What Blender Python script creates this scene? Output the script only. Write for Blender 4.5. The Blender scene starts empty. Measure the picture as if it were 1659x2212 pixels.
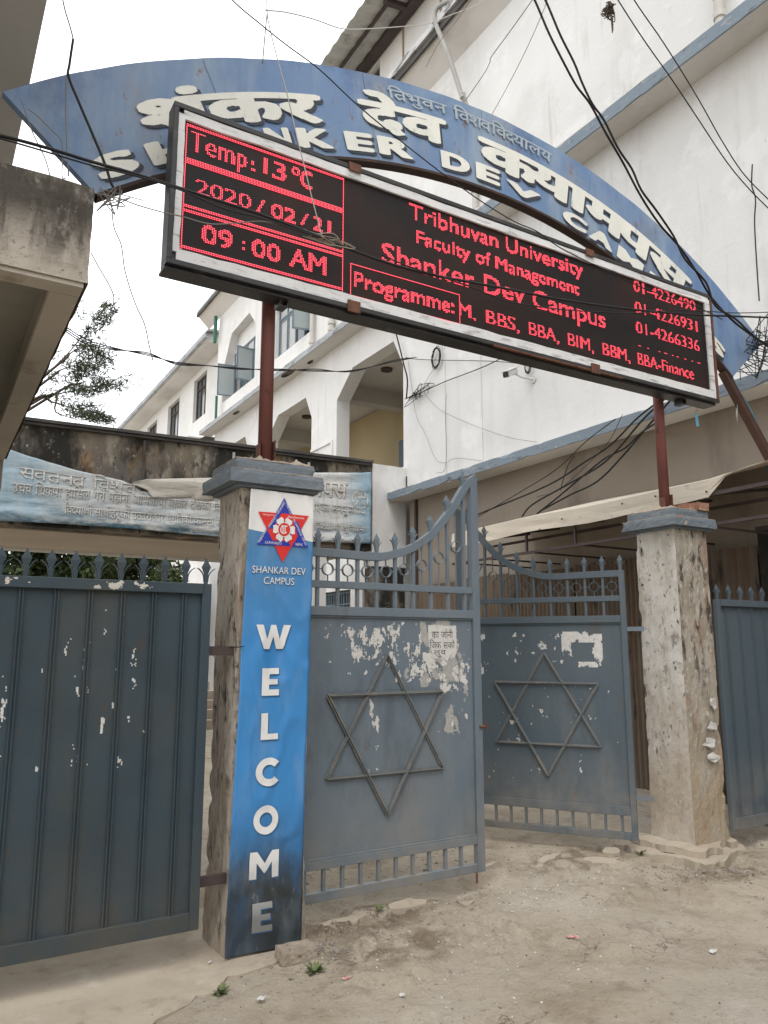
import bpy, bmesh, math, random
import numpy as np
from mathutils import Vector, Matrix, noise
from mathutils.geometry import tessellate_polygon
random.seed(7)
S = bpy.context.scene
COL = S.collection

# ------------------------------------------------------------ camera, sky, sun, exposure
PITCH = math.atan(290/1650.); YAW = math.radians(31.0); CAMH = 1.6
cam = bpy.data.cameras.new('camera'); cam_o = bpy.data.objects.new('camera', cam); COL.objects.link(cam_o)
cam_o.location = (0, 0, CAMH)
cam_o.rotation_euler = (math.pi/2 + PITCH, 0, -YAW)
cam.sensor_fit = 'VERTICAL'; cam.sensor_height = 24.0; cam.lens = 24.0*1650/2212
cam.clip_start = 0.05; cam.clip_end = 3000
S.camera = cam_o
w = bpy.data.worlds.new("World"); S.world = w; w.use_nodes = True
nt = w.node_tree; bg = nt.nodes['Background']
sky = nt.nodes.new('ShaderNodeTexSky'); sky.sky_type = 'NISHITA'; sky.sun_disc = False
SUN_EL = math.radians(58); SUN_AZ = math.radians(215)
sky.sun_elevation = SUN_EL; sky.sun_rotation = SUN_AZ; sky.air_density = 1.0; sky.dust_density = 4.0; sky.ozone_density = 1.0
# a closed cloud deck: the Nishita sky shows only faintly through an even white layer
mixn = nt.nodes.new('ShaderNodeMix'); mixn.data_type = 'RGBA'; mixn.inputs[0].default_value = 0.88
nt.links.new(sky.outputs[0], mixn.inputs[6]); mixn.inputs[7].default_value = (14.2, 14.4, 14.7, 1)
nt.links.new(mixn.outputs[2], bg.inputs[0]); bg.inputs[1].default_value = 0.1
sun = bpy.data.lights.new('sun', 'SUN'); sun.energy = 0.8; sun.angle = math.radians(25); sun.color = (1, .97, .93)
sun_o = bpy.data.objects.new('sun', sun); COL.objects.link(sun_o)
sun_o.rotation_euler = (math.pi/2 - SUN_EL, 0, math.pi - SUN_AZ + math.pi)
sun_o.rotation_euler = (math.radians(32), 0, math.radians(-35))
S.view_settings.view_transform = 'Standard'; S.view_settings.look = 'None'
S.view_settings.exposure = 0.66; S.view_settings.gamma = 1; S.view_settings.use_curve_mapping = False

# ------------------------------------------------------------ survey helper: a sight line met with a real plane
_F = Vector((math.sin(YAW)*math.cos(PITCH), math.cos(YAW)*math.cos(PITCH), math.sin(PITCH)))
_R = Vector((math.cos(YAW), -math.sin(YAW), 0)); _U = _R.cross(_F)
def _ray(x, y): return _F*1650 + _R*(x-829.5) - _U*(y-1106)
def AX(x, y, v): r = _ray(x, y); return Vector((0, 0, CAMH)) + r*(v/r.x)
def AY(x, y, v): r = _ray(x, y); return Vector((0, 0, CAMH)) + r*(v/r.y)
def AZ(x, y, v=0.0): r = _ray(x, y); return Vector((0, 0, CAMH)) + r*((v-CAMH)/r.z)

# ------------------------------------------------------------ materials
class NB:
    def __init__(s, name):
        s.m = bpy.data.materials.new(name); s.m.use_nodes = True; s.t = s.m.node_tree
        s.b = s.t.nodes['Principled BSDF']; s.geo = s.n('ShaderNodeNewGeometry')
    def n(s, k): return s.t.nodes.new(k)
    def l(s, a, b): s.t.links.new(a, b)
    def noise(s, sc=(1, 1, 1), seed=0, detail=6, rough=.6, dist=0):
        mp = s.n('ShaderNodeMapping'); s.l(s.geo.outputs['Position'], mp.inputs[0])
        mp.inputs['Scale'].default_value = sc; mp.inputs['Location'].default_value = (seed*3.7, seed*1.3, seed*2.1)
        t = s.n('ShaderNodeTexNoise'); s.l(mp.outputs[0], t.inputs['Vector']); t.inputs['Scale'].default_value = 1
        t.inputs['Detail'].default_value = detail; t.inputs['Roughness'].default_value = rough; t.inputs['Distortion'].default_value = dist
        return t.outputs['Fac']
    def ramp(s, v, lo, hi, a=0., b=1.):
        r = s.n('ShaderNodeMapRange'); s.l(v, r.inputs[0]); r.inputs[1].default_value = lo; r.inputs[2].default_value = hi
        r.inputs[3].default_value = a; r.inputs[4].default_value = b; return r.outputs[0]
    def mul(s, a, b, op='MULTIPLY'):
        r = s.n('ShaderNodeMath'); r.operation = op
        for i, q in enumerate((a, b)):
            if isinstance(q, (int, float)): r.inputs[i].default_value = q
            else: s.l(q, r.inputs[i])
        return r.outputs[0]
    def mix(s, f, a, b):
        r = s.n('ShaderNodeMix'); r.data_type = 'RGBA'
        if isinstance(f, (int, float)): r.inputs[0].default_value = f
        else: s.l(f, r.inputs[0])
        for i, q in ((6, a), (7, b)):
            if isinstance(q, tuple): r.inputs[i].default_value = (*q[:3], 1)
            else: s.l(q, r.inputs[i])
        return r.outputs[2]
    def axis(s, i):
        x = s.n('ShaderNodeSeparateXYZ'); s.l(s.geo.outputs['Position'], x.inputs[0]); return x.outputs[i]
def mat(name, base, vary=None, layers=(), rough=.8, bump=(), metal=0, spec=.3, tr=0):
    """base colour, broad variation (colour, scale), then layers (colour, scale xyz, lo, hi, amount, seed[, z0, z1]) and bump (scale xyz, height)"""
    B = NB(name); c = base
    if vary: c = B.mix(B.ramp(B.noise((vary[1],)*3, 1), .3, .7), base, vary[0])
    for k, L in enumerate(layers):
        f = B.mul(B.ramp(B.noise(L[1], L[5] + k, 7, .65), L[2], L[3]), L[4])
        if len(L) > 6: f = B.mul(f, B.ramp(B.axis(2), L[6], L[7]))
        c = B.mix(f, c, L[0])
    if isinstance(c, tuple): B.b.inputs['Base Color'].default_value = (*c[:3], 1)
    else: B.l(c, B.b.inputs['Base Color'])
    B.b.inputs['Roughness'].default_value = rough; B.b.inputs['Metallic'].default_value = metal
    B.b.inputs['Specular IOR Level'].default_value = spec
    if tr: B.b.inputs['Transmission Weight'].default_value = tr
    prev = None
    for i, (sc, h) in enumerate(bump):
        bn = B.n('ShaderNodeBump'); bn.inputs['Distance'].default_value = h; bn.inputs['Strength'].default_value = 1
        B.l(B.noise(sc, 11 + i, 8, .65), bn.inputs['Height'])
        if prev: B.l(prev, bn.inputs['Normal'])
        prev = bn.outputs[0]
    if prev: B.l(prev, B.b.inputs['Normal'])
    return B.m
M = {}
M['white_wall'] = mat('white_wall', (.67, .665, .65), ((.58, .575, .56), .35), [
    ((.30, .27, .24), (5, 5, .35), .60, .74, .35, 33), ((.72, .72, .72), (1.2, 1.2, 1.2), .56, .60, .4, 37), ((.20, .18, .16), (1.1, 1.1, 22), .68, .72, .35, 41),
    ((.42, .40, .37), (2.2, 2.2, .25), .55, .78, .38, 3), ((.36, .35, .33), (.5, .5, .5), .58, .72, .28, 8), ((.25, .22, .19), (7, 7, 7), .68, .74, .45, 5)], .88, [((14, 14, 14), .004), ((2, 2, 2), .012)])
M['arch_rim'] = mat('arch_rim', (.035, .026, .023), ((.07, .04, .03), 5), (), .8)
M['soffit'] = mat('soffit', (.60, .585, .56), ((.52, .5, .47), .8), [((.34, .30, .26), (1.5, .6, 1.5), .55, .75, .5, 2)], .9, [((10, 10, 10), .005)])
M['beige_wall'] = mat('beige_wall', (.32, .275, .225), ((.27, .23, .19), .6), [
    ((.13, .105, .085), (1.2, 1.2, .35), .55, .7, .5, 4), ((.05, .045, .04), (5, 5, 5), .7, .74, .7, 9), ((.10, .08, .06), (9, 9, .5), .58, .72, .55, 12, 2.9, 2.0), ((.02, .02, .018), (1.3, 1.3, 1.1), .46, .56, .92, 21, 2.75, 2.2)], .9, [((12, 12, 12), .004), ((2, 2, 2), .012)])
M['yellow_wall'] = mat('yellow_wall', (.46, .37, .22), ((.40, .33, .2), 1), (), .9)
M['ledge_blue'] = mat('ledge_blue', (.16, .205, .25), ((.2, .235, .27), 1.5), [((.36, .36, .34), (6, 6, 20), .58, .66, .7, 3), ((.06, .06, .06), (3, 3, 10), .58, .68, .7, 7)], .8, [((25, 25, 25), .004)])
M['ledge_grey'] = mat('ledge_grey', (.36, .38, .40), ((.28, .29, .3), 1.5), [((.08, .08, .08), (2, 2, 8), .52, .66, .8, 3)], .85, [((25, 25, 25), .005)])
M['gutter'] = mat('gutter', (.5, .5, .5), ((.4, .4, .4), 2), [((.05, .05, .05), (2, 2, 9), .5, .6, .85, 6)], .7)
M['black_edge'] = mat('black_edge', (.045, .042, .04), ((.10, .095, .09), 3), (), .9, [((20, 20, 20), .008)])
M['conc_dark'] = mat('conc_dark', (.22, .18, .13), ((.11, .10, .09), 1.5), [((.30, .17, .07), (1.7, 1.7, .7), .54, .66, .75, 17), ((.34, .30, .24), (3, 3, 1.4), .53, .63, .7, 14), ((.018, .018, .016), (1.3, 1.3, .6), .43, .55, .95, 3), ((.40, .38, .34), (13, 13, 10), .62, .68, .7, 23), ((.02, .02, .018), (9, 9, 4), .56, .64, .8, 33)], .92, [((9, 9, 9), .012), ((40, 40, 40), .004)])
M['conc_old'] = mat('conc_old', (.52, .47, .40), ((.42, .38, .32), 2), [((.05, .045, .04), (2.6, 2.6, 1.1), .30, .50, .9, 5, 3.40, 3.62), ((.07, .06, .05), (9, 9, 1.8), .46, .58, .85, 8, 3.30, 3.48), ((.42, .40, .35), (16, 16, 7), .58, .68, .5, 28), ((.05, .045, .04), (34, 34, 34), .58, .66, .6, 2)], .92, [((24, 24, 24), .016), ((7, 7, 7), .014)])
M['conc_soffit'] = mat('conc_soffit', (.45, .41, .35), ((.38, .35, .30), 2), [((.14, .11, .08), (3, 3, 3), .58, .7, .5, 5)], .9, [((16, 16, 16), .004)])
M['conc_recess'] = mat('conc_recess', (.21, .20, .17), ((.25, .235, .20), 3), (), .9)
M['beam_soffit'] = mat('beam_soffit', (.40, .35, .29), ((.35, .30, .25), 1), (), .9)
M['gate'] = mat('gate', (.118, .155, .188), ((.148, .178, .205), 1.6), [((.25, .235, .21), (1.6, 1.6, .5), .52, .72, .45, 4), ((.10, .065, .045), (6, 6, 2.5), .60, .72, .55, 9), ((.06, .075, .085), (3, 3, 1.2), .54, .70, .5, 19), ((.30, .29, .27), (60, 60, 60), .66, .72, .5, 15), ((.28, .24, .19), (4, 4, 4), .35, .65, .6, 5, .75, .15)], .55, [((3.5, 3.5, 2.5), .010), ((70, 70, 70), .0006)], spec=.35)
M['gate_shaded'] = mat('gate_shaded', (.070, .098, .120), ((.090, .112, .130), 1.6), [((.25, .235, .21), (1.6, 1.6, .5), .52, .72, .45, 4), ((.10, .065, .045), (6, 6, 2.5), .60, .72, .55, 9), ((.06, .075, .085), (3, 3, 1.2), .54, .70, .5, 19), ((.30, .29, .27), (60, 60, 60), .66, .72, .5, 15), ((.28, .24, .19), (4, 4, 4), .35, .65, .6, 5, .75, .15)], .55, [((3.5, 3.5, 2.5), .010), ((70, 70, 70), .0006)], spec=.35)  # darkened copy of the gate paint: shade put into the colour
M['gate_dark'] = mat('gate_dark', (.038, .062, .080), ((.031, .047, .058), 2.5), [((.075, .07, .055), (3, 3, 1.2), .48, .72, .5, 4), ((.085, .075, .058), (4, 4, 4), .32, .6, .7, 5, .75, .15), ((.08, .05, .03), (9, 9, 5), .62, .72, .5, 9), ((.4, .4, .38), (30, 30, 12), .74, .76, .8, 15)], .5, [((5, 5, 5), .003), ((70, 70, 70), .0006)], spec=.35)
M['gate_edge'] = mat('gate_edge', (.17, .18, .175), ((.12, .13, .135), 4), [((.28, .23, .18), (9, 9, 9), .5, .62, .5, 5)], .6)
M['rust'] = mat('rust', (.17, .075, .045), ((.09, .045, .03), 12), [((.03, .02, .02), (25, 25, 25), .55, .65, .7, 2)], .8, [((60, 60, 60), .002)])
M['red_post'] = mat('red_post', (.185, .062, .052), ((.14, .055, .048), 3), [((.24, .13, .11), (5, 5, 1), .55, .7, .5, 5), ((.035, .028, .025), (12, 12, 6), .66, .71, .8, 2), ((.16, .08, .045), (8, 8, 2), .6, .7, .5, 3)], .6, [((9, 9, 9), .002)])
M['frame_black'] = mat('frame_black', (.018, .018, .02), ((.035, .033, .032), 3), [((.11, .10, .095), (5, 5, 14), .58, .7, .5, 4)], .45, spec=.4)
M['trim_white'] = mat('trim_white', (.72, .72, .72), ((.6, .6, .6), 5), [((.22, .21, .2), (5, 5, 30), .55, .64, .6, 4), ((.35, .33, .3), (20, 20, 20), .6, .7, .5, 6)], .6, [((5, 5, 60), .004)])
M['arch_blue'] = mat('arch_blue', (.10, .185, .36), ((.165, .25, .375), 1.1), [((.32, .38, .43), (1.8, 1.8, .45), .46, .68, .7, 3), ((.045, .075, .19), (2.2, 2.2, 1.6), .52, .70, .6, 11), ((.19, .10, .055), (8, 8, 5), .625, .69, .8, 7), ((.26, .23, .20), (3, 3, 1.2), .57, .72, .5, 19), ((.30, .33, .34), (11, 11, 1.2), .62, .70, .5, 27)], .55, [((2, 2, 2), .012), ((30, 30, 30), .001)], spec=.4)
M['letter_cream'] = mat('letter_cream', (.78, .77, .69), ((.66, .66, .61), 4), [((.34, .33, .28), (18, 18, 8), .60, .72, .6, 3), ((.2, .26, .38), (7, 7, 7), .68, .73, .6, 13)], .6)
M['letter_pale'] = mat('letter_pale', (.40, .45, .46), ((.3, .36, .42), 6), (), .7)
M['letter_shadow'] = mat('letter_shadow', (.035, .04, .055), ((.05, .06, .08), 5), (), .6)
M['pillar'] = mat('pillar', (.46, .42, .365), ((.36, .32, .27), 4), [
    ((.22, .155, .105), (9, 9, 1.3), .50, .64, .75, 3), ((.50, .47, .43), (12, 12, 2.2), .56, .66, .6, 23), ((.028, .024, .02), (11, 11, 5), .57, .63, .9, 7), ((.15, .12, .09), (22, 22, 9), .52, .64, .7, 14),
    ((.05, .10, .17), (6, 6, 3), .68, .72, .6, 19), ((.32, .265, .20), (4, 4, 4), .3, .6, .8, 5, .7, .15)], .9, [((14, 14, 5), .012), ((50, 50, 30), .006)])
M['pillar_white'] = mat('pillar_white', (.60, .58, .54), ((.48, .45, .40), 3), [
    ((.33, .28, .22), (5, 5, 1.2), .48, .68, .75, 3), ((.16, .125, .09), (13, 13, 7), .56, .66, .7, 7), ((.03, .026, .022), (26, 26, 16), .60, .66, .9, 14),
    ((.40, .33, .25), (3, 3, 3), .3, .55, .85, 5, 1.5, .5)], .9, [((10, 10, 5), .014), ((45, 45, 30), .006)])
M['pillar_grime'] = mat('pillar_grime', (.44, .405, .35), ((.30, .265, .21), 5), [
    ((.28, .16, .10), (9, 9, 2), .52, .66, .7, 3), ((.032, .028, .023), (16, 16, 6), .50, .62, .88, 7, .5, 1.6), ((.60, .58, .54), (34, 34, 14), .60, .66, .9, 14),
    ((.36, .29, .20), (3, 3, 3), .3, .5, .9, 5, 1.15, .5)], .92, [((12, 12, 6), .02), ((50, 50, 40), .008)])
M['cap'] = mat('cap', (.135, .165, .195), ((.175, .2, .22), 5), [((.30, .29, .27), (30, 30, 30), .62, .7, .6, 4), ((.05, .05, .05), (14, 14, 14), .64, .7, .7, 9)], .85, [((60, 60, 60), .005), ((12, 12, 12), .008)])
M['mortar'] = mat('mortar', (.42, .36, .29), ((.28, .23, .18), 14), [((.10, .08, .07), (30, 30, 30), .58, .68, .7, 4)], .95, [((40, 40, 40), .01)])
M['brick'] = mat('brick', (.27, .11, .07), ((.30, .19, .14), 20), [((.42, .36, .3), (30, 30, 30), .58, .66, .6, 4)], .9, [((60, 60, 60), .004)])
M['brick_dark'] = mat('brick_dark', (.17, .10, .075), ((.28, .22, .17), 25), (), .9)
M['leg_brown'] = mat('leg_brown', (.085, .042, .03), ((.05, .03, .025), 6), (), .7)
M['pipe_dirty'] = mat('pipe_dirty', (.34, .335, .31), ((.26, .25, .23), 3), (), .6)
M['cable'] = mat('cable', (.016, .016, .017), None, (), .6)
M['cable_grey'] = mat('cable_grey', (.20, .19, .175), None, (), .6)
M['cable_white'] = mat('cable_white', (.42, .41, .38), None, (), .6)
M['string_blue'] = mat('string_blue', (.12, .33, .45), None, (), .7)
M['pipe'] = mat('pipe', (.50, .49, .455), ((.42, .4, .36), 2), [((.2, .18, .15), (9, 9, 3), .6, .7, .6, 3)], .5)
M['pipe_green'] = mat('pipe_green', (.03, .12, .08), None, (), .5)
M['win_frame'] = mat('win_frame', (.115, .16, .195), ((.16, .2, .23), 5), (), .6)
M['shutter_pale'] = mat('shutter_pale', (.42, .42, .41), ((.36, .36, .35), 5), (), .6)
M['glass'] = mat('glass', (.045, .055, .06), None, (), .12, spec=.6)
M['glass_pale'] = mat('glass_pale', (.30, .34, .34), None, (), .15, spec=.6)
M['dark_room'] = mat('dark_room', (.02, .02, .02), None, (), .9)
M['roof_sheet'] = mat('roof_sheet', (.50, .49, .45), ((.40, .39, .36), 2), [((.09, .085, .08), (3, 3, 3), .55, .7, .5, 3)], .7)
M['beam_dark'] = mat('beam_dark', (.055, .042, .04), ((.08, .06, .055), 4), (), .7)
M['wood'] = mat('wood', (.3, .22, .16), None, (), .7)
M['tarp'] = mat('tarp', (.58, .52, .43), ((.52, .46, .38), 2), [((.3, .26, .2), (3, 9, 9), .62, .72, .5, 3)], .75, [((3, 3, 12), .006)])
M['leaf'] = mat('leaf', (.042, .062, .032), ((.07, .085, .045), 4), (), .6, spec=.2)
M['leaf_dark'] = mat('leaf_dark', (.035, .05, .024), ((.07, .095, .035), 2.5), (), .7, spec=.2)
M['weed'] = mat('weed', (.10, .14, .05), ((.15, .16, .07), 30), (), .7)
M['bark'] = mat('bark', (.10, .08, .06), ((.06, .05, .04), 8), (), .9)
M['paper'] = mat('paper', (.60, .59, .56), ((.50, .49, .47), 30), [((.32, .31, .28), (25, 25, 60), .55, .7, .7, 3)], .85)
M['paper_dirty'] = mat('paper_dirty', (.40, .39, .36), ((.28, .28, .27), 30), (), .85)
M['ink'] = mat('ink', (.06, .06, .06), None, (), .8)
M['stone'] = mat('stone', (.27, .24, .2), ((.2, .175, .145), 20), (), .95, [((80, 80, 80), .003)])
M['print_white'] = mat('print_white', (.68, .68, .67), None, [((.5, .5, .5), (9, 9, 9), .5, .7, .5, 2), ((.12, .125, .12), (14, 14, 8), .18, .36, .88, 6, .50, .20)], .5)
M['print_shade'] = mat('print_shade', (.035, .12, .26), None, (), .5)
M['print_red'] = mat('print_red', (.62, .03, .025), None, (), .5)
M['print_navy'] = mat('print_navy', (.02, .04, .33), None, (), .5)
M['camera_white'] = mat('camera_white', (.55, .55, .53), None, (), .4)
M['rusty_tan'] = mat('rusty_tan', (.15, .12, .09), ((.11, .085, .062), 1.5), [((.12, .065, .035), (14, 14, .8), .50, .64, .85, 3), ((.03, .026, .022), (6, 6, 1.6), .56, .66, .85, 8)], .85)
M['conc_black'] = mat('conc_black', (.17, .145, .115), ((.10, .09, .075), 2), [((.015, .015, .013), (2, 2, .8), .42, .56, .95, 3), ((.25, .22, .18), (11, 11, 1.3), .58, .68, .5, 9)], .92, [((9, 9, 9), .01)])
M['red_wrap'] = mat('red_wrap', (.45, .07, .06), ((.6, .5, .48), 60), (), .5)

# banner cloths
def banner_mat():
    B = NB('banner_cloth'); z = B.axis(2)
    c = B.mix(B.ramp(z, 1.6, 2.25), (.040, .215, .50), (.06, .19, .37))
    c = B.mix(B.ramp(z, .55, .2), c, (.025, .095, .22))
    e = B.n('ShaderNodeMath'); e.operation = 'GREATER_THAN'; x = B.axis(0)
    lim = B.mul(B.mul(B.mul(x, -1.533, 'ADD'), -.12), 2.248, 'ADD'); B.l(z, e.inputs[0]); B.l(lim, e.inputs[1])
    c = B.mix(e.outputs[0], c, (.70, .69, .67))
    c = B.mix(B.mul(B.ramp(B.noise((5, 5, 2.5), 4, 8, .6), .25, .52), B.ramp(z, .78, .32)), c, (.028, .033, .034))
    c = B.mix(B.ramp(z, .52, .20, 0, .72), c, (.028, .036, .042))
    c = B.mix(B.mul(B.ramp(B.noise((22, 22, 9), 9, 6, .6), .6, .7), B.ramp(z, .75, .3, 0, .6)), c, (.22, .22, .19))
    c = B.mix(B.ramp(B.noise((9, 9, 3), 14, 6, .6), .5, .8, 0, .22), c, (.36, .42, .46))
    B.l(c, B.b.inputs['Base Color']); B.b.inputs['Roughness'].default_value = .42
    bn = B.n('ShaderNodeBump'); bn.inputs['Distance'].default_value = .02; B.l(B.noise((5, 5, 2.2), 3, 3, .5), bn.inputs['Height'])
    B.l(bn.outputs[0], B.b.inputs['Normal']); return B.m
M['banner'] = banner_mat()
def old_banner_mat():
    B = NB('faded_banner_cloth')
    n1 = B.ramp(B.noise((.55, .55, .12), 5, 3, .5), .44, .64)
    n2 = B.ramp(B.noise((3, 3, .3), 9, 5, .6), .42, .62)
    c = B.mix(B.mul(n1, B.ramp(n2, 0, 1, .2, .8)), (.56, .565, .55), (.26, .42, .52))
    x = B.axis(0); z = B.axis(2)
    c = B.mix(B.ramp(x, 6.15, 6.6, 0, .6), c, (.12, .30, .44))
    c = B.mix(B.ramp(x, 1.7, .9, 0, .45), c, (.13, .34, .50))
    c = B.mix(B.mul(B.ramp(z, 3.75, 3.38), B.ramp(B.noise((2, 2, 7), 15, 7, .7), .42, .6)), c, (.055, .13, .19))
    c = B.mix(B.ramp(B.noise((14, 14, .9), 19, 5, .6), .52, .7, 0, .45), c, (.27, .32, .34))
    B.l(c, B.b.inputs['Base Color']); B.b.inputs['Roughness'].default_value = .7
    bn = B.n('ShaderNodeBump'); bn.inputs['Distance'].default_value = .05; B.l(B.noise((1.6, 1.6, 3.5), 3, 4, .5), bn.inputs['Height'])
    B.l(bn.outputs[0], B.b.inputs['Normal']); return B.m
M['old_banner'] = old_banner_mat()
M['back_cloth'] = mat('back_cloth', (.56, .53, .47), ((.48, .45, .40), 4), [((.3, .28, .24), (8, 8, 40), .55, .65, .5, 3)], .85, [((3, 3, 20), .02)])
M['old_text'] = mat('old_text', (.62, .60, .56), ((.54, .53, .5), 9), (), .8)
M['old_text_shade'] = mat('old_text_shade', (.20, .22, .225), None, (), .8)
def ground_mat():
    B = NB('dusty_ground')
    c = B.mix(B.ramp(B.noise((.55,)*3, 2, 6, .55), .35, .65), (.47, .405, .315), (.42, .37, .30))
    c = B.mix(B.ramp(B.noise((2.1,)*3, 6, 8, .62), .50, .70, 0, .8), c, (.30, .24, .17))
    c = B.mix(B.ramp(B.noise((6,)*3, 16, 8, .65), .56, .74, 0, .55), c, (.15, .12, .09))
    c = B.mix(B.ramp(B.noise((1.3,)*3, 31, 5, .6), .58, .72, 0, .7), c, (.50, .46, .40))
    # disturbed dark soil along the sweep of the near leaf and round the pillar feet
    gx_, gy_ = B.axis(0), B.axis(1)
    def blob(x_, y_, rx_, ry_):
        a = B.mul(B.mul(gx_, -x_, 'ADD'), 1/rx_); b = B.mul(B.mul(gy_, -y_, 'ADD'), 1/ry_)
        return B.ramp(B.mul(B.mul(a, a), B.mul(b, b), 'ADD'), 1.0, .25)
    soil = B.mul(B.mul(blob(2.45, 4.22, .95, .30), blob(4.4, 4.5, .9, .32), 'MAXIMUM'), B.mul(blob(5.05, 3.72, .5, .25), blob(2.3, 3.75, .5, .3), 'MAXIMUM'), 'MAXIMUM')
    c = B.mix(B.mul(soil, B.ramp(B.noise((7,)*3, 61, 8, .65), .42, .58, 0, .75)), c, (.17, .125, .085))
    v = B.n('ShaderNodeTexVoronoi'); mp = B.n('ShaderNodeMapping'); B.l(B.geo.outputs['Position'], mp.inputs[0]); mp.inputs['Scale'].default_value = (62, 62, 62)
    B.l(mp.outputs[0], v.inputs['Vector']); v.inputs['Scale'].default_value = 1
    spk = B.mul(B.ramp(v.outputs['Distance'], .28, .14), B.ramp(B.noise((1.1,)*3, 44, 3, .5), .50, .62))
    c = B.mix(B.mul(spk, .7), c, (.56, .53, .48))
    spk2 = B.mul(B.ramp(B.noise((34,)*3, 50, 3, .5), .66, .72), .6)
    c = B.mix(spk2, c, (.13, .105, .08))
    ve = B.n('ShaderNodeTexVoronoi'); ve.feature = 'DISTANCE_TO_EDGE'; vm = B.n('ShaderNodeVectorMath'); vm.operation = 'ADD'
    nn = B.n('ShaderNodeTexNoise'); nn.inputs['Scale'].default_value = 3.5; nn.inputs['Detail'].default_value = 8; B.l(B.geo.outputs['Position'], nn.inputs['Vector'])
    sc_ = B.n('ShaderNodeVectorMath'); sc_.operation = 'SCALE'; B.l(nn.outputs['Color'], sc_.inputs[0]); sc_.inputs['Scale'].default_value = .75
    B.l(B.geo.outputs['Position'], vm.inputs[0]); B.l(sc_.outputs[0], vm.inputs[1]); B.l(vm.outputs[0], ve.inputs['Vector']); ve.inputs['Scale'].default_value = 1.7
    crack = B.mul(B.ramp(ve.outputs['Distance'], .012, .002), B.ramp(B.noise((1.1,)*3, 71, 4, .6), .50, .60))
    c = B.mix(B.mul(crack, .75), c, (.13, .10, .075))
    c = B.mix(B.ramp(B.noise((17,)*3, 81, 6, .7), .55, .72, 0, .35), c, (.20, .16, .115))
    B.l(c, B.b.inputs['Base Color']); B.b.inputs['Roughness'].default_value = .95; B.b.inputs['Specular IOR Level'].default_value = .15
    b1 = B.n('ShaderNodeBump'); b1.inputs['Distance'].default_value = .035; B.l(B.noise((9,)*3, 3, 9, .7), b1.inputs['Height'])
    b2 = B.n('ShaderNodeBump'); b2.inputs['Distance'].default_value = .010; B.l(B.noise((55,)*3, 4, 6, .7), b2.inputs['Height']); B.l(b1.outputs[0], b2.inputs['Normal'])
    B.l(b2.outputs[0], B.b.inputs['Normal']); return B.m
M['ground'] = ground_mat()
M['apron'] = mat('apron', (.43, .37, .29), ((.38, .325, .255), 1.2), [((.19, .15, .11), (7, 7, 7), .56, .72, .5, 13), ((.52, .48, .41), (4, 4, 4), .58, .70, .5, 23), ((.22, .175, .13), (2, 2, 2), .52, .72, .5, 3), ((.15, .12, .09), (30, 30, 30), .66, .72, .5, 8)], .95, [((10, 10, 10), .01), ((60, 60, 60), .003)])
def led_mat():
    B = NB('lit_led'); e = B.b.inputs
    B.b.inputs['Base Color'].default_value = (.3, .01, .02, 1); e['Emission Color'].default_value = (1, .022, .055, 1); e['Emission Strength'].default_value = .95
    return B.m
M['led'] = led_mat()
def led_core():
    B = NB('lit_led_core'); e = B.b.inputs
    B.b.inputs['Base Color'].default_value = (.3, .01, .02, 1); e['Emission Color'].default_value = (1, .22, .28, 1); e['Emission Strength'].default_value = 1.5
    return B.m
M['led_core'] = led_core()
def screen_mat():
    B = NB('led_panel')
    v = B.n('ShaderNodeTexVoronoi'); mp = B.n('ShaderNodeMapping'); B.l(B.geo.outputs['Position'], mp.inputs[0]); mp.inputs['Scale'].default_value = (102.04, 102.04, 102.04)
    B.l(mp.outputs[0], v.inputs['Vector']); v.inputs['Scale'].default_value = 1; v.inputs['Randomness'].default_value = .12
    c = B.mix(B.ramp(v.outputs['Distance'], .2, .42), (.058, .038, .035), (.010, .009, .009))
    c = B.mix(B.ramp(B.noise((1.2,)*3, 4, 3, .5), .4, .65, 0, .5), c, (.055, .018, .010))
    B.l(c, B.b.inputs['Base Color']); B.b.inputs['Roughness'].default_value = .55; B.b.inputs['Specular IOR Level'].default_value = .2; return B.m
M['screen'] = screen_mat()

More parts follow.
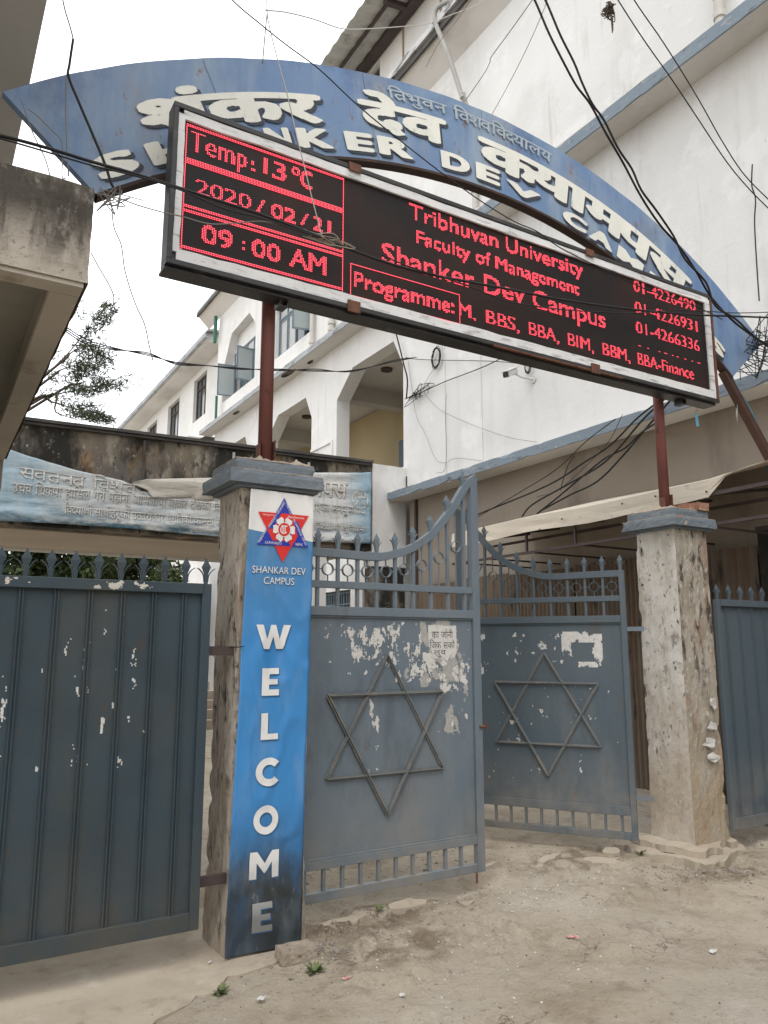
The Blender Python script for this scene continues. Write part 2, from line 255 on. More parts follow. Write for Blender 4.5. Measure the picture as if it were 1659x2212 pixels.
# ------------------------------------------------------------ object helpers
def wloc(o):
    v = Vector((0, 0, 0))
    while o: v += o.location; o = o.parent
    return v
def tag(o, label=None, cat=None, group=None, kind=None):
    if label: o['label'] = label
    if cat: o['category'] = cat
    if group: o['group'] = group
    if kind: o['kind'] = kind
    return o
def thing(name, loc, label, cat, group=None, rz=0):
    o = bpy.data.objects.new(name, None); COL.objects.link(o); o.location = loc; o.rotation_euler = (0, 0, rz); o.empty_display_size = .1
    return tag(o, label, cat, group)
class MB:
    def __init__(s): s.v = []; s.f = []
    def add(s, vs, fs):
        n = len(s.v); s.v += [tuple(v) for v in vs]; s.f += [tuple(i+n for i in f) for f in fs]; return s
    def box(s, a, b):
        x0, y0, z0 = a; x1, y1, z1 = b
        return s.add([(x0, y0, z0), (x1, y0, z0), (x1, y1, z0), (x0, y1, z0), (x0, y0, z1), (x1, y0, z1), (x1, y1, z1), (x0, y1, z1)],
                     [(0, 3, 2, 1), (4, 5, 6, 7), (0, 1, 5, 4), (1, 2, 6, 5), (2, 3, 7, 6), (3, 0, 4, 7)])
    def bar(s, p, q, w, h, up=(0, 1, 0)):
        p = Vector(p); q = Vector(q); d = (q-p).normalized(); u = Vector(up); r = d.cross(u).normalized(); u = r.cross(d)
        c = [p + r*a*w/2 + u*b*h/2 for a, b in ((-1, -1), (1, -1), (1, 1), (-1, 1))]; e = [v + (q-p) for v in c]
        return s.add(c+e, [(0, 3, 2, 1), (4, 5, 6, 7), (0, 1, 5, 4), (1, 2, 6, 5), (2, 3, 7, 6), (3, 0, 4, 7)])
    def tube(s, pts, r, n=6, closed=False):
        pts = [Vector(p) for p in pts]; N = len(pts); vs = []; fs = []; prev = None
        for i, p in enumerate(pts):
            d = (pts[(i+1) % N] - pts[i-1]) if closed else (pts[min(i+1, N-1)] - pts[max(i-1, 0)])
            if d.length < 1e-9: d = Vector((0, 0, 1))
            d.normalize()
            u = prev if prev else (Vector((0, 0, 1)) if abs(d.z) < .9 else Vector((1, 0, 0)))
            a = d.cross(u).normalized(); b = a.cross(d).normalized(); prev = b
            rr = r[i] if isinstance(r, (list, tuple)) else r
            vs += [p + (a*math.cos(t*2*math.pi/n) + b*math.sin(t*2*math.pi/n))*rr for t in range(n)]
        for i in range(N if closed else N-1):
            j = (i+1) % N
            for t in range(n): fs.append((i*n+t, i*n+(t+1) % n, j*n+(t+1) % n, j*n+t))
        if not closed: fs += [tuple(range(n)), tuple(reversed(range((N-1)*n, N*n)))]
        return s.add(vs, fs)
    def prism(s, loops, f, d):
        """loops of 2D points (first outer, rest holes); f(a, b, depth) places them; extruded over depth d0..d1"""
        flat = [p for L in loops for p in L]; tris = tessellate_polygon([[Vector((p[0], p[1], 0)) for p in L] for L in loops]); n = len(flat)
        vs = [f(p[0], p[1], d[0]) for p in flat] + [f(p[0], p[1], d[1]) for p in flat]
        fs = [t for t in tris] + [tuple(i+n for i in reversed(t)) for t in tris]; k = 0
        for L in loops:
            m = len(L)
            for i in range(m): a, b = k+i, k+(i+1) % m; fs.append((a, b, b+n, a+n))
            k += m
        return s.add(vs, fs)
    def build(s, name, m, parent=None, local=False, smooth=False, bevel=0, disp=0, sub=0, seed=0):
        me = bpy.data.meshes.new(name); off = Vector((0, 0, 0)) if (local or not parent) else wloc(parent)
        me.from_pydata([(v[0]-off.x, v[1]-off.y, v[2]-off.z) for v in s.v], [], s.f)
        bm = bmesh.new(); bm.from_mesh(me)
        if sub: bmesh.ops.subdivide_edges(bm, edges=bm.edges[:], cuts=sub, use_grid_fill=True)
        if disp:
            bm.normal_update(); 
            for v in bm.verts:
                q = v.co + off
                v.co += v.normal*disp*(noise.fractal(q*7 + Vector((seed, 0, 0)), 1, 2, 4))
        bmesh.ops.recalc_face_normals(bm, faces=bm.faces); bm.to_mesh(me); bm.free()
        me.materials.append(m if not isinstance(m, str) else M[m])
        o = bpy.data.objects.new(name, me); COL.objects.link(o)
        if parent: o.parent = parent
        if smooth:
            for p in me.polygons: p.use_smooth = True
        if bevel:
            md = o.modifiers.new('b', 'BEVEL'); md.width = bevel; md.segments = 2; md.limit_method = 'ANGLE'; md.angle_limit = .6
        return o
def box(name, m, a, b, parent=None, **k): return MB().box(a, b).build(name, m, parent, **k)
def copy_part(o, parent, loc):
    c = o.copy(); COL.objects.link(c); c.parent = parent; c.location = loc; return c
def smooth_path(pts, k=6):
    P = [Vector(p) for p in pts]
    if len(P) < 3: return [P[0].lerp(P[1], i/k) for i in range(k+1)]
    P = [P[0]*2-P[1]] + P + [P[-1]*2-P[-2]]; out = []
    for i in range(1, len(P)-2):
        a, b, c, d = P[i-1:i+3]
        for j in range(k):
            t = j/k; out.append(.5*((2*b) + (c-a)*t + (2*a-5*b+4*c-d)*t*t + (3*b-3*c+d-a)*t**3))
    return out + [P[-2]]

# ------------------------------------------------------------ text shapes
FLIP = set()
def text_tris(body, off=0.0, spacing=1.0):
    cu = bpy.data.curves.new('text', 'FONT'); cu.body = body; cu.offset = off; cu.resolution_u = 4; cu.space_character = spacing
    o = bpy.data.objects.new('text', cu); COL.objects.link(o); bpy.context.view_layer.update()
    ev = o.evaluated_get(bpy.context.evaluated_depsgraph_get()); me = ev.to_mesh()
    V = [(v.co.x, v.co.y) for v in me.vertices]; F = [tuple(p.vertices) for p in me.polygons]
    ev.to_mesh_clear(); bpy.data.objects.remove(o); bpy.data.curves.remove(cu)
    return V, F
def clip_right(V, F, cut):
    bm = bmesh.new(); vs = [bm.verts.new((a, b, 0)) for a, b in V]
    for f in F:
        try: bm.faces.new([vs[i] for i in f])
        except ValueError: pass
    bmesh.ops.bisect_plane(bm, geom=bm.verts[:]+bm.edges[:]+bm.faces[:], plane_co=(cut, 0, 0), plane_no=(1, 0, 0), clear_outer=True)
    bm.verts.index_update(); bm.verts.ensure_lookup_table()
    V2 = [(v.co.x, v.co.y) for v in bm.verts]; F2 = [tuple(v.index for v in f.verts) for f in bm.faces]; bm.free(); return V2, F2
def stroke(pts, wd):
    V = []; F = []
    for i, p in enumerate(pts):
        a = Vector(pts[max(i-1, 0)]); b = Vector(pts[min(i+1, len(pts)-1)]); d = (b-a).normalized(); n = Vector((-d.y, d.x))*wd/2
        V += [(p[0]+n.x, p[1]+n.y), (p[0]-n.x, p[1]-n.y)]
    for i in range(len(pts)-1): F.append((2*i, 2*i+1, 2*i+3, 2*i+2))
    return V, F
_tc = {}
def nepali(tokens, off=0.0):
    """tokens in visual order; 'x/' = half form (stem removed), ' ' = space, 'x^' adds a reph hook, 'x,' adds a subscript ra"""
    V = []; F = []; x = 0
    for t in tokens:
        if t == ' ': x += .32; continue
        body = t.rstrip('/^,'); key = (body, off)
        if key not in _tc: _tc[key] = text_tris(body, off)
        v, f = _tc[key]; mx = max(a for a, b in v)
        if 'ि' in body or 'ी' in body or 'ो' in body: mx = max(a for a, b in v if b < .45)+.03
        if t.endswith('/'): v, f = clip_right(v, f, mx-.10-off); mx = mx-.10-off
        n = len(V); V += [(a+x, b) for a, b in v]; F += [tuple(i+n for i in q) for q in f]
        ex = []
        if t.endswith('^'): ex.append(stroke([(x+mx-.1+.09*math.cos(q), .72+.1*math.sin(q)) for q in [3.4, 2.8, 2.2, 1.6, 1.0, .3]], .05+off*2))
        if t.endswith(','): ex.append(stroke([(x+mx-.12, .16), (x+mx-.3, .02)], .06+off*2))
        for v2, f2 in ex: n = len(V); V += v2; F += [tuple(i+n for i in q) for q in f2]
        x += mx - off*.3
    return V, F
def bolden(VF, rx, ry=None, cell=.013, maxrun=.16):
    """thicken letter shapes: fill them on a fine grid, grow them by an ellipse, return merged row strips (no overlaps)"""
    ry = rx if ry is None else ry; V, F = VF; xs = [a for a, b in V]; ys = [b for a, b in V]
    ox, oy = min(xs)-rx-cell, min(ys)-ry-cell; W_ = int((max(xs)-ox+rx)/cell)+2; H_ = int((max(ys)-oy+ry)/cell)+2
    G = np.zeros((H_, W_), bool); cx = ox+cell*(np.arange(W_)+.5); cy = oy+cell*(np.arange(H_)+.5)
    for t in F:
        for k in range(1, len(t)-1):
            a, b, c = V[t[0]], V[t[k]], V[t[k+1]]
            i0 = max(0, int((min(a[0], b[0], c[0])-ox)/cell)-1); i1 = int((max(a[0], b[0], c[0])-ox)/cell)+2
            j0 = max(0, int((min(a[1], b[1], c[1])-oy)/cell)-1); j1 = int((max(a[1], b[1], c[1])-oy)/cell)+2
            X_, Y_ = np.meshgrid(cx[i0:i1], cy[j0:j1])
            def sd(p, q): return (q[0]-p[0])*(Y_-p[1])-(q[1]-p[1])*(X_-p[0])
            s1, s2, s3 = sd(a, b), sd(b, c), sd(c, a)
            G[j0:j1, i0:i1] |= ((s1 >= 0) & (s2 >= 0) & (s3 >= 0)) | ((s1 <= 0) & (s2 <= 0) & (s3 <= 0))
    D_ = G.copy(); kx, ky = int(rx/cell), int(ry/cell)
    for dj in range(-ky, ky+1):
        for di in range(-kx, kx+1):
            if (di/(kx+.3))**2+(dj/(ky+.3))**2 <= 1:
                D_[max(0, dj):H_+min(0, dj), max(0, di):W_+min(0, di)] |= G[max(0, -dj):H_+min(0, -dj), max(0, -di):W_+min(0, -di)]
    V2 = []; F2 = []; mr = max(1, int(maxrun/cell))
    for j in range(H_):
        row = D_[j]; i = 0
        while i < W_:
            if row[i]:
                k = i
                while k < W_ and row[k] and k-i < mr: k += 1
                n = len(V2); y0 = oy+cell*j; y1 = y0+cell; xa = ox+cell*i; xb = ox+cell*k
                V2 += [(xa, y0), (xb, y0), (xb, y1), (xa, y1)]; F2.append((n, n+1, n+2, n+3)); i = k
            else: i += 1
    return V2, F2
def bbox(V): xs = [a for a, b in V]; ys = [b for a, b in V]; return min(xs), max(xs), min(ys), max(ys)
def flat(name, VF, f, m, parent, local=False):
    V, F = VF; mb = MB(); mb.add([f(a, b) for a, b in V], F); me = bpy.data.meshes.new(name)
    off = Vector((0, 0, 0)) if local else wloc(parent)
    me.from_pydata([(v[0]-off.x, v[1]-off.y, v[2]-off.z) for v in mb.v], [], mb.f); me.materials.append(M[m])
    o = bpy.data.objects.new(name, me); COL.objects.link(o); o.parent = parent
    if name.startswith('lettering'): o['kind'] = 'stuff'
    return o
def fit(V, x0, x1, y0, y1):
    a, b, c, d = bbox(V); return lambda x, y: (x0+(x-a)/(b-a)*(x1-x0), y0+(y-c)/(d-c)*(y1-y0))

# ============================================================ GROUND
def gh(x, y):
    p = Vector((x*.7, y*.7, 3.3)); h = .030*noise.fractal(p, 1, 2, 4)
    h += .014*noise.fractal(Vector((x*3.1, y*3.1, 9)), .9, 2, 4)
    e = noise.fractal(Vector((x*1.9, y*1.9, 21)), .8, 2, 5)                       # broken crust: low terraces with sharp lips
    t = max(0, min(1, (e-.04)/.025)); h += .034*t*max(0, min(1, 1-abs(y-4.1)/1.5))*max(0, min(1, (x-1.6)/.4))
    h += .05*math.exp(-((x-3.4)**2/.5+(y-3.95)**2/.10)) - .035*math.exp(-((x-2.5)**2/.4+(y-4.45)**2/.03))
    return h
def coords(lo, hi, a, b, st, grow=1.35):
    out = list(np.arange(a, b+1e-6, st)); s = st; x = b
    while x < hi: s *= grow; x += s; out.append(x)
    s = st; x = a; pre = []
    while x > lo: s *= grow; x -= s; pre.append(x)
    return pre[::-1] + out
gx = coords(-400, 400, -.4, 6.8, .028); gy = coords(-400, 400, 1.6, 6.4, .028)
gv = [(x, y, gh(x, y) if (-3 < x < 12 and -2 < y < 14) else 0) for y in gy for x in gx]; nx = len(gx)
gf = [(j*nx+i, j*nx+i+1, (j+1)*nx+i+1, (j+1)*nx+i) for j in range(len(gy)-1) for i in range(nx-1)]
g = MB(); g.v = gv; g.f = gf; tag(g.build('ground', 'ground', smooth=True), kind='structure')
# raised concrete apron in front of the left gate, with a broken edge
edge = [(-3, 2.2), (.6, 2.9), (.92, 3.35), (1.02, 3.60), (1.12, 3.62), (1.22, 3.71), (1.33, 3.72), (1.42, 3.83), (1.55, 3.84), (1.66, 3.86), (1.74, 3.93), (1.88, 3.95), (1.96, 4.05), (1.95, 4.6), (1.5, 5.0), (-3, 5.0)]
jag = []
for i, p in enumerate(edge):
    q = edge[(i+1) % len(edge)]
    n = max(1, int(math.hypot(q[0]-p[0], q[1]-p[1])/.05)) if i < 13 else 1
    for k in range(n):
        t = k/n; r = .018 if (i or k) else 0; jag.append((p[0]+(q[0]-p[0])*t+random.uniform(-r, r), p[1]+(q[1]-p[1])*t+random.uniform(-r, r)))
tag(MB().prism([jag], lambda a, b, d: (a, b, d+(.006*noise.noise(Vector((a*5, b*5, 1))) if d > 0 else 0)), (-.05, .026)).build('concrete_apron', 'apron'), kind='structure')

# ============================================================ GATES
def picket_finial(parent, x, z, s=1.0, wide=False, y=0, m='gate'):
    mb = MB()
    h = .085*s
    mb.box((x-.009, y-.009, z), (x+.009, y+.009, z+h*.55))
    a = .019*s; zz = z+h*.55; top = z+h*1.35
    vs = [(x-.011, y-.006, zz), (x+.011, y-.006, zz), (x+.011, y+.006, zz), (x-.011, y+.006, zz),
          (x-a, y-.008, zz+.028*s), (x+a, y-.008, zz+.028*s), (x+a, y+.008, zz+.028*s), (x-a, y+.008, zz+.028*s), (x, y, top)]
    mb.add(vs, [(0, 1, 5, 4), (1, 2, 6, 5), (2, 3, 7, 6), (3, 0, 4, 7), (4, 5, 8), (5, 6, 8), (6, 7, 8), (7, 4, 8)])
    for sg in (-1, 1):
        if wide: pts = [(x+sg*.010, y, z+.012), (x+sg*.014, y, z+.045), (x+sg*.026, y, z+.068), (x+sg*.043, y, z+.083), (x+sg*.050, y, z+.086)]
        else: pts = [(x+sg*.010, y, z+.004), (x+sg*.013, y, z+.035), (x+sg*.022, y, z+.060), (x+sg*.036, y, z+.074), (x+sg*.040, y, z+.075)]
        pts = smooth_path(pts, 3)
        for i in range(len(pts)-1): mb.bar(pts[i], pts[i+1], .004, .014 if i < len(pts)-4 else .008)
    return mb.build('finial', m, parent, local=True)
def star_bars(parent, cx, cz, wv, hv, y, s=1):
    t = [(cx, cz+hv/2), (cx-wv/2, cz-hv/4), (cx+wv/2, cz-hv/4)]; u = [(cx, cz-hv/2), (cx-wv/2, cz+hv/4), (cx+wv/2, cz+hv/4)]
    st = bpy.data.objects.new('star_emblem', None); COL.objects.link(st); st.parent = parent; st.empty_display_size = .1
    for k, tri in enumerate((t, u)):
        for i in range(3):
            p = tri[i]; q = tri[(i+1) % 3]
            mb = MB(); yy = y - .006*k
            mb.bar((p[0], yy, p[1]), (q[0], yy, q[1]), .024, .005); mb.bar((p[0], yy-.008, p[1]), (q[0], yy-.008, q[1]), .005, .018)
            mb.build('bar', 'gate_edge', st, local=True)
def scraps(parent, regions, y, cell, m, seed, s=1, name='torn_paper'):
    used = set()
    """torn remains of glued paper: small irregular raised patches, real sheet thickness"""
    mb = MB()
    for (x0, x1, z0, z1, thr, fx, fz) in regions:
        nxx = int((x1-x0)/cell); nz = int((z1-z0)/cell)
        for i in range(nxx):
            for j in range(nz):
                x = round(x0/cell)*cell+i*cell; z = round(z0/cell)*cell+j*cell; key = (round(x/cell), round(z/cell))
                if key in used: continue
                ex = min(i, nxx-1-i)*cell; ez = min(j, nz-1-j)*cell
                v = noise.fractal(Vector((x*fx, seed*3.1, z*fz)), .7, 2.1, 5) - .0035/(min(ex, ez)+.01)
                if v > thr: used.add(key); mb.add([(x, y, z), (x+cell, y, z), (x+cell, y, z+cell), (x, y, z+cell)], [(0, 1, 2, 3)])
    if mb.v:
        o = mb.build(name, m, parent, local=True); bmx = bmesh.new(); bmx.from_mesh(o.data)
        bmesh.ops.remove_doubles(bmx, verts=bmx.verts, dist=cell*.1)
        for v in bmx.verts:
            v.co.x += cell*.33*noise.noise(v.co*190); v.co.z += cell*.33*noise.noise(v.co*190+Vector((9, 9, 9)))
        bmx.to_mesh(o.data); bmx.free(); tag(o, kind='stuff'); return o
RAIL = [(0, 2.215), (.30, 2.212), (.59, 2.208), (.732, 2.232), (.877, 2.284), (1.02, 2.372), (1.118, 2.468), (1.224, 2.592), (1.345, 2.765), (1.44, 2.84)]
def rail_z(x):
    for (a, za), (b, zb) in zip(RAIL, RAIL[1:]):
        if x <= b: return za+(zb-za)*(x-a)/(b-a)
    return RAIL[-1][1]
def main_leaf(name, loc, rz, s, label, W=1.44):
    """s = +1: hinge at local x=0 and leaf along +x; s = -1: along -x. Outside face looks to -y."""
    t = thing(name, loc, label, 'gate leaf', 'leaves of the main campus gate', rz)
    X = lambda x: x*s
    def bx(n, x0, x1, z0, z1, y0=-.02, y1=.02, m='gate', bev=.003): a, b = sorted((X(x0), X(x1))); return box(n, m, (a, y0, z0), (b, y1, z1), t, local=True, bevel=bev)
    bx('stile', 0, .045, .122, 2.215, -.023, .023); bx('stile', W-.062, W, .122, 2.79, -.024, .024)
    bx('rail', .045, W-.062, .122, .175); bx('rail', .045, W-.062, .30, .352); bx('rail', .045, W-.062, 1.79, 1.847, -.026, .02); bx('rail', .045, W-.062, 1.963, 2.008)
    bx('sheet_panel', .045, W-.062, .352, 1.79, -.003, .003)
    for z, zh in ((.352, .364), (1.778, 1.79)): bx('panel_edge_angle', .045, W-.062, z, zh, -.016, -.004)
    pts = smooth_path([(X(x), 0, z-.027) for x, z in RAIL], 4); mb = MB()
    prof = []
    for i in range(len(pts)):
        a = pts[max(i-1, 0)]; b = pts[min(i+1, len(pts)-1)]; d = (b-a).normalized(); n = Vector((-d.z, 0, d.x))*.027
        if n.z < 0: n = -n
        prof.append([(pts[i]+n), (pts[i]-n)])
    vs = []; fs = []
    for up, dn in prof: vs += [(up.x, -.022, up.z), (up.x, .022, up.z), (dn.x, .022, dn.z), (dn.x, -.022, dn.z)]
    for i in range(len(prof)-1):
        for k in range(4): fs.append((4*i+k, 4*i+(k+1) % 4, 4*i+4+(k+1) % 4, 4*i+4+k))
    fs += [(0, 1, 2, 3), tuple(4*(len(prof)-1)+k for k in (3, 2, 1, 0))]
    mb.add(vs, fs).build('top_rail', 'gate', t, local=True, bevel=.003)
    xs = [.0295+.1435*i for i in range(10)]
    for i, x in enumerate(xs):
        if x > .05 and x < W-.08:
            bx('picket', x-.010, x+.010, 2.008, rail_z(x)-.052, -.012, .012, bev=0); bx('picket', x-.010, x+.010, 1.847, 1.963, -.012, .012, bev=0)
        picket_finial(t, X(x), rail_z(x)-.01 if i > 4 else rail_z(x)-.003, 1.15)
    for i in range(9):
        x = (xs[i]+xs[i+1])/2; zt = rail_z(x)-.055; zc = (2.008+zt)/2
        r = bpy.data.objects.new('ring_bar', None); COL.objects.link(r); r.parent = t; r.empty_display_size = .05
        mb = MB(); n = 20; R0 = .040; vs = []; fs = []
        for k in range(n):
            c, sn = math.cos(2*math.pi*k/n), math.sin(2*math.pi*k/n)
            vs += [(X(x)+R0*c, -.011, zc+R0*sn), (X(x)+R0*c, .011, zc+R0*sn), (X(x)+(R0-.004)*c, .011, zc+(R0-.004)*sn), (X(x)+(R0-.004)*c, -.011, zc+(R0-.004)*sn)]
        for k in range(n):
            for q in range(4): fs.append((4*k+q, 4*k+(q+1) % 4, 4*((k+1) % n)+(q+1) % 4, 4*((k+1) % n)+q))
        mb.add(vs, fs).build('ring', 'gate', r, local=True)
        for p, q in (((X(x), 0, 2.008), (X(x), 0, zc-R0)), ((X(x), 0, zc+R0), (X(x), 0, zt)), ((X(x)-.062, 0, zc), (X(x)-R0, 0, zc)), ((X(x)+R0, 0, zc), (X(x)+.062, 0, zc))):
            MB().bar(p, q, .008, .006).build('rod', 'gate', r, local=True)
    for i in range(10):
        x = .115+.1265*i
        if x < W-.08: bx('bottom_picket', x-.010, x+.010, .175, .30, -.012, .012, bev=0)
    star_bars(t, X(.678), 1.054, .86, .985, -.012)
    return t
near = main_leaf('gate_leaf', (1.94, 4.33, 0), 0, 1, 'blue-grey star gate leaf beside the welcome banner pillar, with torn paper at its top right')
far = main_leaf('gate_leaf', (5.08, 4.44, 0), math.radians(-54.9+0), -1, 'blue-grey star gate leaf swung inward beside the dirty white right-hand pillar')
# free leaf swings in: direction from the hinge is (-.575, .818); local -x must point there
far.rotation_euler = (0, 0, math.radians(-54.94)); far.location = (4.90, 4.34, 0)
def shade_leaf(o):
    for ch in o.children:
        if ch.type == 'MESH' and ch.data.materials and ch.data.materials[0] is M['gate']: ch.data.materials[0] = M['gate_shaded']
        shade_leaf(ch)
shade_leaf(far)  # the inward-swung leaf gets its shade from this darker colour
# the hinge bars that tie it back to the pillar
for z in (.42, 1.72): box('hinge', 'gate', (-.02, -.012, z), (.13, .012, z+.035), far, local=True)
for z in (.42, 1.72):
    box('hinge', 'rust', (-.03, -.012, z), (.03, .012, z+.035), near, local=True)
# bolt at the free edge and the drop pin
mb = MB(); mb.tube([(1.41, -.03, 1.055), (1.47, -.035, 1.06)], .008, 8); mb.tube([(1.455, -.035, 1.075), (1.475, -.037, 1.06), (1.465, -.037, 1.04), (1.45, -.035, 1.045)], .005, 6); mb.build('bolt', 'rust', near, local=True)
mb = MB(); mb.tube([(1.36, -.028, .125), (1.36, -.028, .06)], .007, 8); mb.build('drop_pin', 'rust', near, local=True)
# posters and torn paper on the near leaf
R = lambda X_: X_-1.94
scraps(near, [(R(2.88), R(3.25), 1.33, 1.775, -.06, 5, 3), (R(2.75), R(3.06), 1.36, 1.52, .28, 7, 6), (R(3.02), R(3.3), 1.0, 1.36, .22, 6, 4)], -.0045, .006, 'paper_dirty', 3)
scraps(near, [(R(2.90), R(3.20), 1.36, 1.56, .02, 9, 7), (R(2.68), R(3.0), 1.37, 1.52, .20, 16, 14), (R(3.04), R(3.27), 1.06, 1.36, .10, 8, 7), (R(2.1), R(2.95), 1.42, 1.76, .48, 22, 12),
              (R(2.4), R(2.72), 1.50, 1.74, .28, 26, 11), (R(3.06), R(3.3), 1.3, 1.74, .36, 11, 8), (R(2.46), R(2.60), .80, 1.28, .30, 14, 7), (R(3.0), R(3.2), .95, 1.08, .30, 9, 9), (R(3.04), R(3.1), .4, .9, .42, 14, 4)], -.0055, .006, 'paper', 5)
po = bpy.data.objects.new('poster', None); COL.objects.link(po); po.parent = near; po.empty_display_size = .1
pv = [(R(2.944), 1.740), (R(3.02), 1.744), (R(3.10), 1.737), (R(3.178), 1.742), (R(3.181), 1.64), (R(3.176), 1.55), (R(3.16), 1.52), (R(3.13), 1.545), (R(3.10), 1.50), (R(3.05), 1.535), (R(3.0), 1.515), (R(2.975), 1.56), (R(2.948), 1.60)]
MB().prism([pv], lambda a, b, d: (a, d, b), (-.0075, -.0062)).build('sheet', 'paper', po, local=True)
for toks, x0, x1, z0, z1 in ((['क', 'ा', ' ', 'जो', 'नी'], 2.975, 3.15, 1.655, 1.715), (['िज', 'क', ' ', 'स', 'को'], 2.955, 3.165, 1.585, 1.645), (['ल', 'ु', 'व'], 2.99, 3.09, 1.53, 1.575)):
    VF = bolden(nepali(toks), .014, .014, .02); f = fit(VF[0], R(x0), R(x1), z0, z1); flat('lettering', VF, lambda a, b: (f(a, b)[0], -.0082, f(a, b)[1]), 'ink', po, local=True)
# scraps on the far leaf
scraps(far, [(-1.0, -.5, 1.45, 1.72, .52, 18, 14), (-1.36, -1.16, 1.30, 1.72, .12, 12, 6), (-1.2, -.1, .5, 1.3, .74, 20, 14)], -.0048, .006, 'paper', 9)
scraps(far, [(-.52, -.20, 1.63, 1.72, -.45, 12, 10), (-.27, -.20, 1.44, 1.70, -.40, 12, 8), (-.40, -.20, 1.43, 1.475, -.35, 14, 8), (-.53, -.45, 1.52, 1.70, -.3, 12, 8), (-.45, -.25, 1.5, 1.6, .25, 16, 12)], -.0052, .005, 'paper', 14)

def ribbed_leaf(name, x0, x1, zb, zt, ribs, fins, label, m, y=4.05, fin_scale=1.25, wide=True):
    t = thing(name, (x0, y, 0), label, 'gate leaf', 'ribbed side gate leaves')
    L = x1-x0
    def bx(n, a, b, z0, z1, y0=-.02, y1=.02, bev=.003, mm=m): return box(n, mm, (a, y0, z0), (b, y1, z1), t, local=True, bevel=bev)
    bx('stile', 0, .05, zb, zt); bx('stile', L-.05, L, zb, zt); bx('rail', .05, L-.05, zb, zb+.085); bx('rail', .05, L-.05, zt-.055, zt, -.03, .02)
    bx('sheet_panel', .05, L-.05, zb+.085, zt-.055, .004, .008, 0)
    for r in ribs:
        mb = MB(); mb.box((r-x0-.011, -.012, zb+.085), (r-x0-.005, .004, zt-.055)); mb.box((r-x0+.005, -.012, zb+.085), (r-x0+.011, .004, zt-.055)); mb.box((r-x0-.005, -.002, zb+.085), (r-x0+.005, .004, zt-.055))
        mb.build('rib', m, t, local=True)
    for f in fins: picket_finial(t, f-x0, zt-.002, fin_scale, wide, 0, m)
    return t
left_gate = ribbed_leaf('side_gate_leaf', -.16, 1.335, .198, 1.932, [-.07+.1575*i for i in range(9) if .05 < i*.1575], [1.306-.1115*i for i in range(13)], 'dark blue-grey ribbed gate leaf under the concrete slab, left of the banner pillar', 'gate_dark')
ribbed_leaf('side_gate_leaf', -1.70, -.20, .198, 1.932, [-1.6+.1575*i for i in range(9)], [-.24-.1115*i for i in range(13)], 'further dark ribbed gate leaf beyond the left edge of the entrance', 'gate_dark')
ribbed_leaf('side_gate_leaf', 5.635, 7.13, .168, 1.985, [5.765+.1725*i for i in range(8)], [5.669+.157*i for i in range(9)], 'blue-grey ribbed gate leaf right of the dirty white pillar', 'gate_shaded', fin_scale=1.15, wide=False)
scraps(left_gate, [(.48, 1.25, 1.0, 1.86, .80, 20, 9), (.86, .91, 1.35, 1.78, .42, 30, 11), (.5, .55, 1.05, 1.5, .42, 30, 11), (.95, 1.15, 1.45, 1.8, .66, 30, 18)], .0032, .006, 'paper', 4)
scraps(left_gate, [(.48, .62, 1.885, 1.925, .02, 16, 16), (.88, 1.2, 1.88, 1.93, .20, 14, 16)], -.0315, .005, 'back_cloth', 8)
for z in (.38, 1.55): box('hinge', 'beam_dark', (1.49, .03, z), (1.65, .055, z+.05), left_gate, local=True)

# ============================================================ PILLARS
def pillar(name, x0, x1, y0, y1, ztop, label, m, seed):
    t = thing(name, ((x0+x1)/2, (y0+y1)/2, 0), label, 'gate pillar', 'pillars of the main gate')
    mb = MB(); n = 60; nxs = 12; vs = []; fs = []
    ring = [(x0+(x1-x0)*i/nxs, y0) for i in range(nxs)] + [(x1, y0+(y1-y0)*i/nxs) for i in range(nxs)] + [(x1-(x1-x0)*i/nxs, y1) for i in range(nxs)] + [(x0, y1-(y1-y0)*i/nxs) for i in range(nxs)]
    cx, cy = (x0+x1)/2, (y0+y1)/2; Nr = len(ring)
    for j in range(n+1):
        z = -.06+(ztop+.06)*j/n
        for i, (x, y) in enumerate(ring):
            d = Vector((x-cx, y-cy, 0)); corner = i % nxs == 0
            near_c = min(i % nxs, nxs-i % nxs) <= 1
            q = Vector((x*9, y*9, z*5+seed*7)); k = .006*noise.fractal(q*1.6, .8, 2, 4)
            chip = max(0, noise.fractal(Vector((x*4, y*4, z*7+seed)), .7, 2, 4)-.22)*(.028 if corner else (.012 if near_c else 0))
            dn = d.normalized(); fl = 0
            if z > ztop-.38 and not corner: fl = -.006*max(0, math.sin(i*2.6))*(z-ztop+.38)/.38
            base = .018*max(0, 1-z/.28)
            vs.append((x+dn.x*(k-chip+fl+base), y+dn.y*(k-chip+fl+base), z))
    for j in range(n):
        for i in range(Nr): fs.append((j*Nr+i, j*Nr+(i+1) % Nr, (j+1)*Nr+(i+1) % Nr, (j+1)*Nr+i))
    fs.append(tuple(range(n*Nr, (n+1)*Nr)))
    o = mb.add(vs, fs).build('shaft', m, t, smooth=False); return t, o
lp, lshaft = pillar('gate_pillar', 1.492, 1.925, 4.055, 4.41, 2.50, 'streaked brown-grey gate pillar carrying the blue welcome banner', 'pillar', 1)
rp, rshaft = pillar('gate_pillar', 5.20, 5.60, 4.06, 4.46, 2.56, 'dirty white gate pillar with chipped corners and exposed bricks in its cap', 'pillar_white', 5)
rshaft.data.materials.append(M['pillar_grime'])
for p in rshaft.data.polygons:
    if p.normal.y < -.75: p.material_index = 1
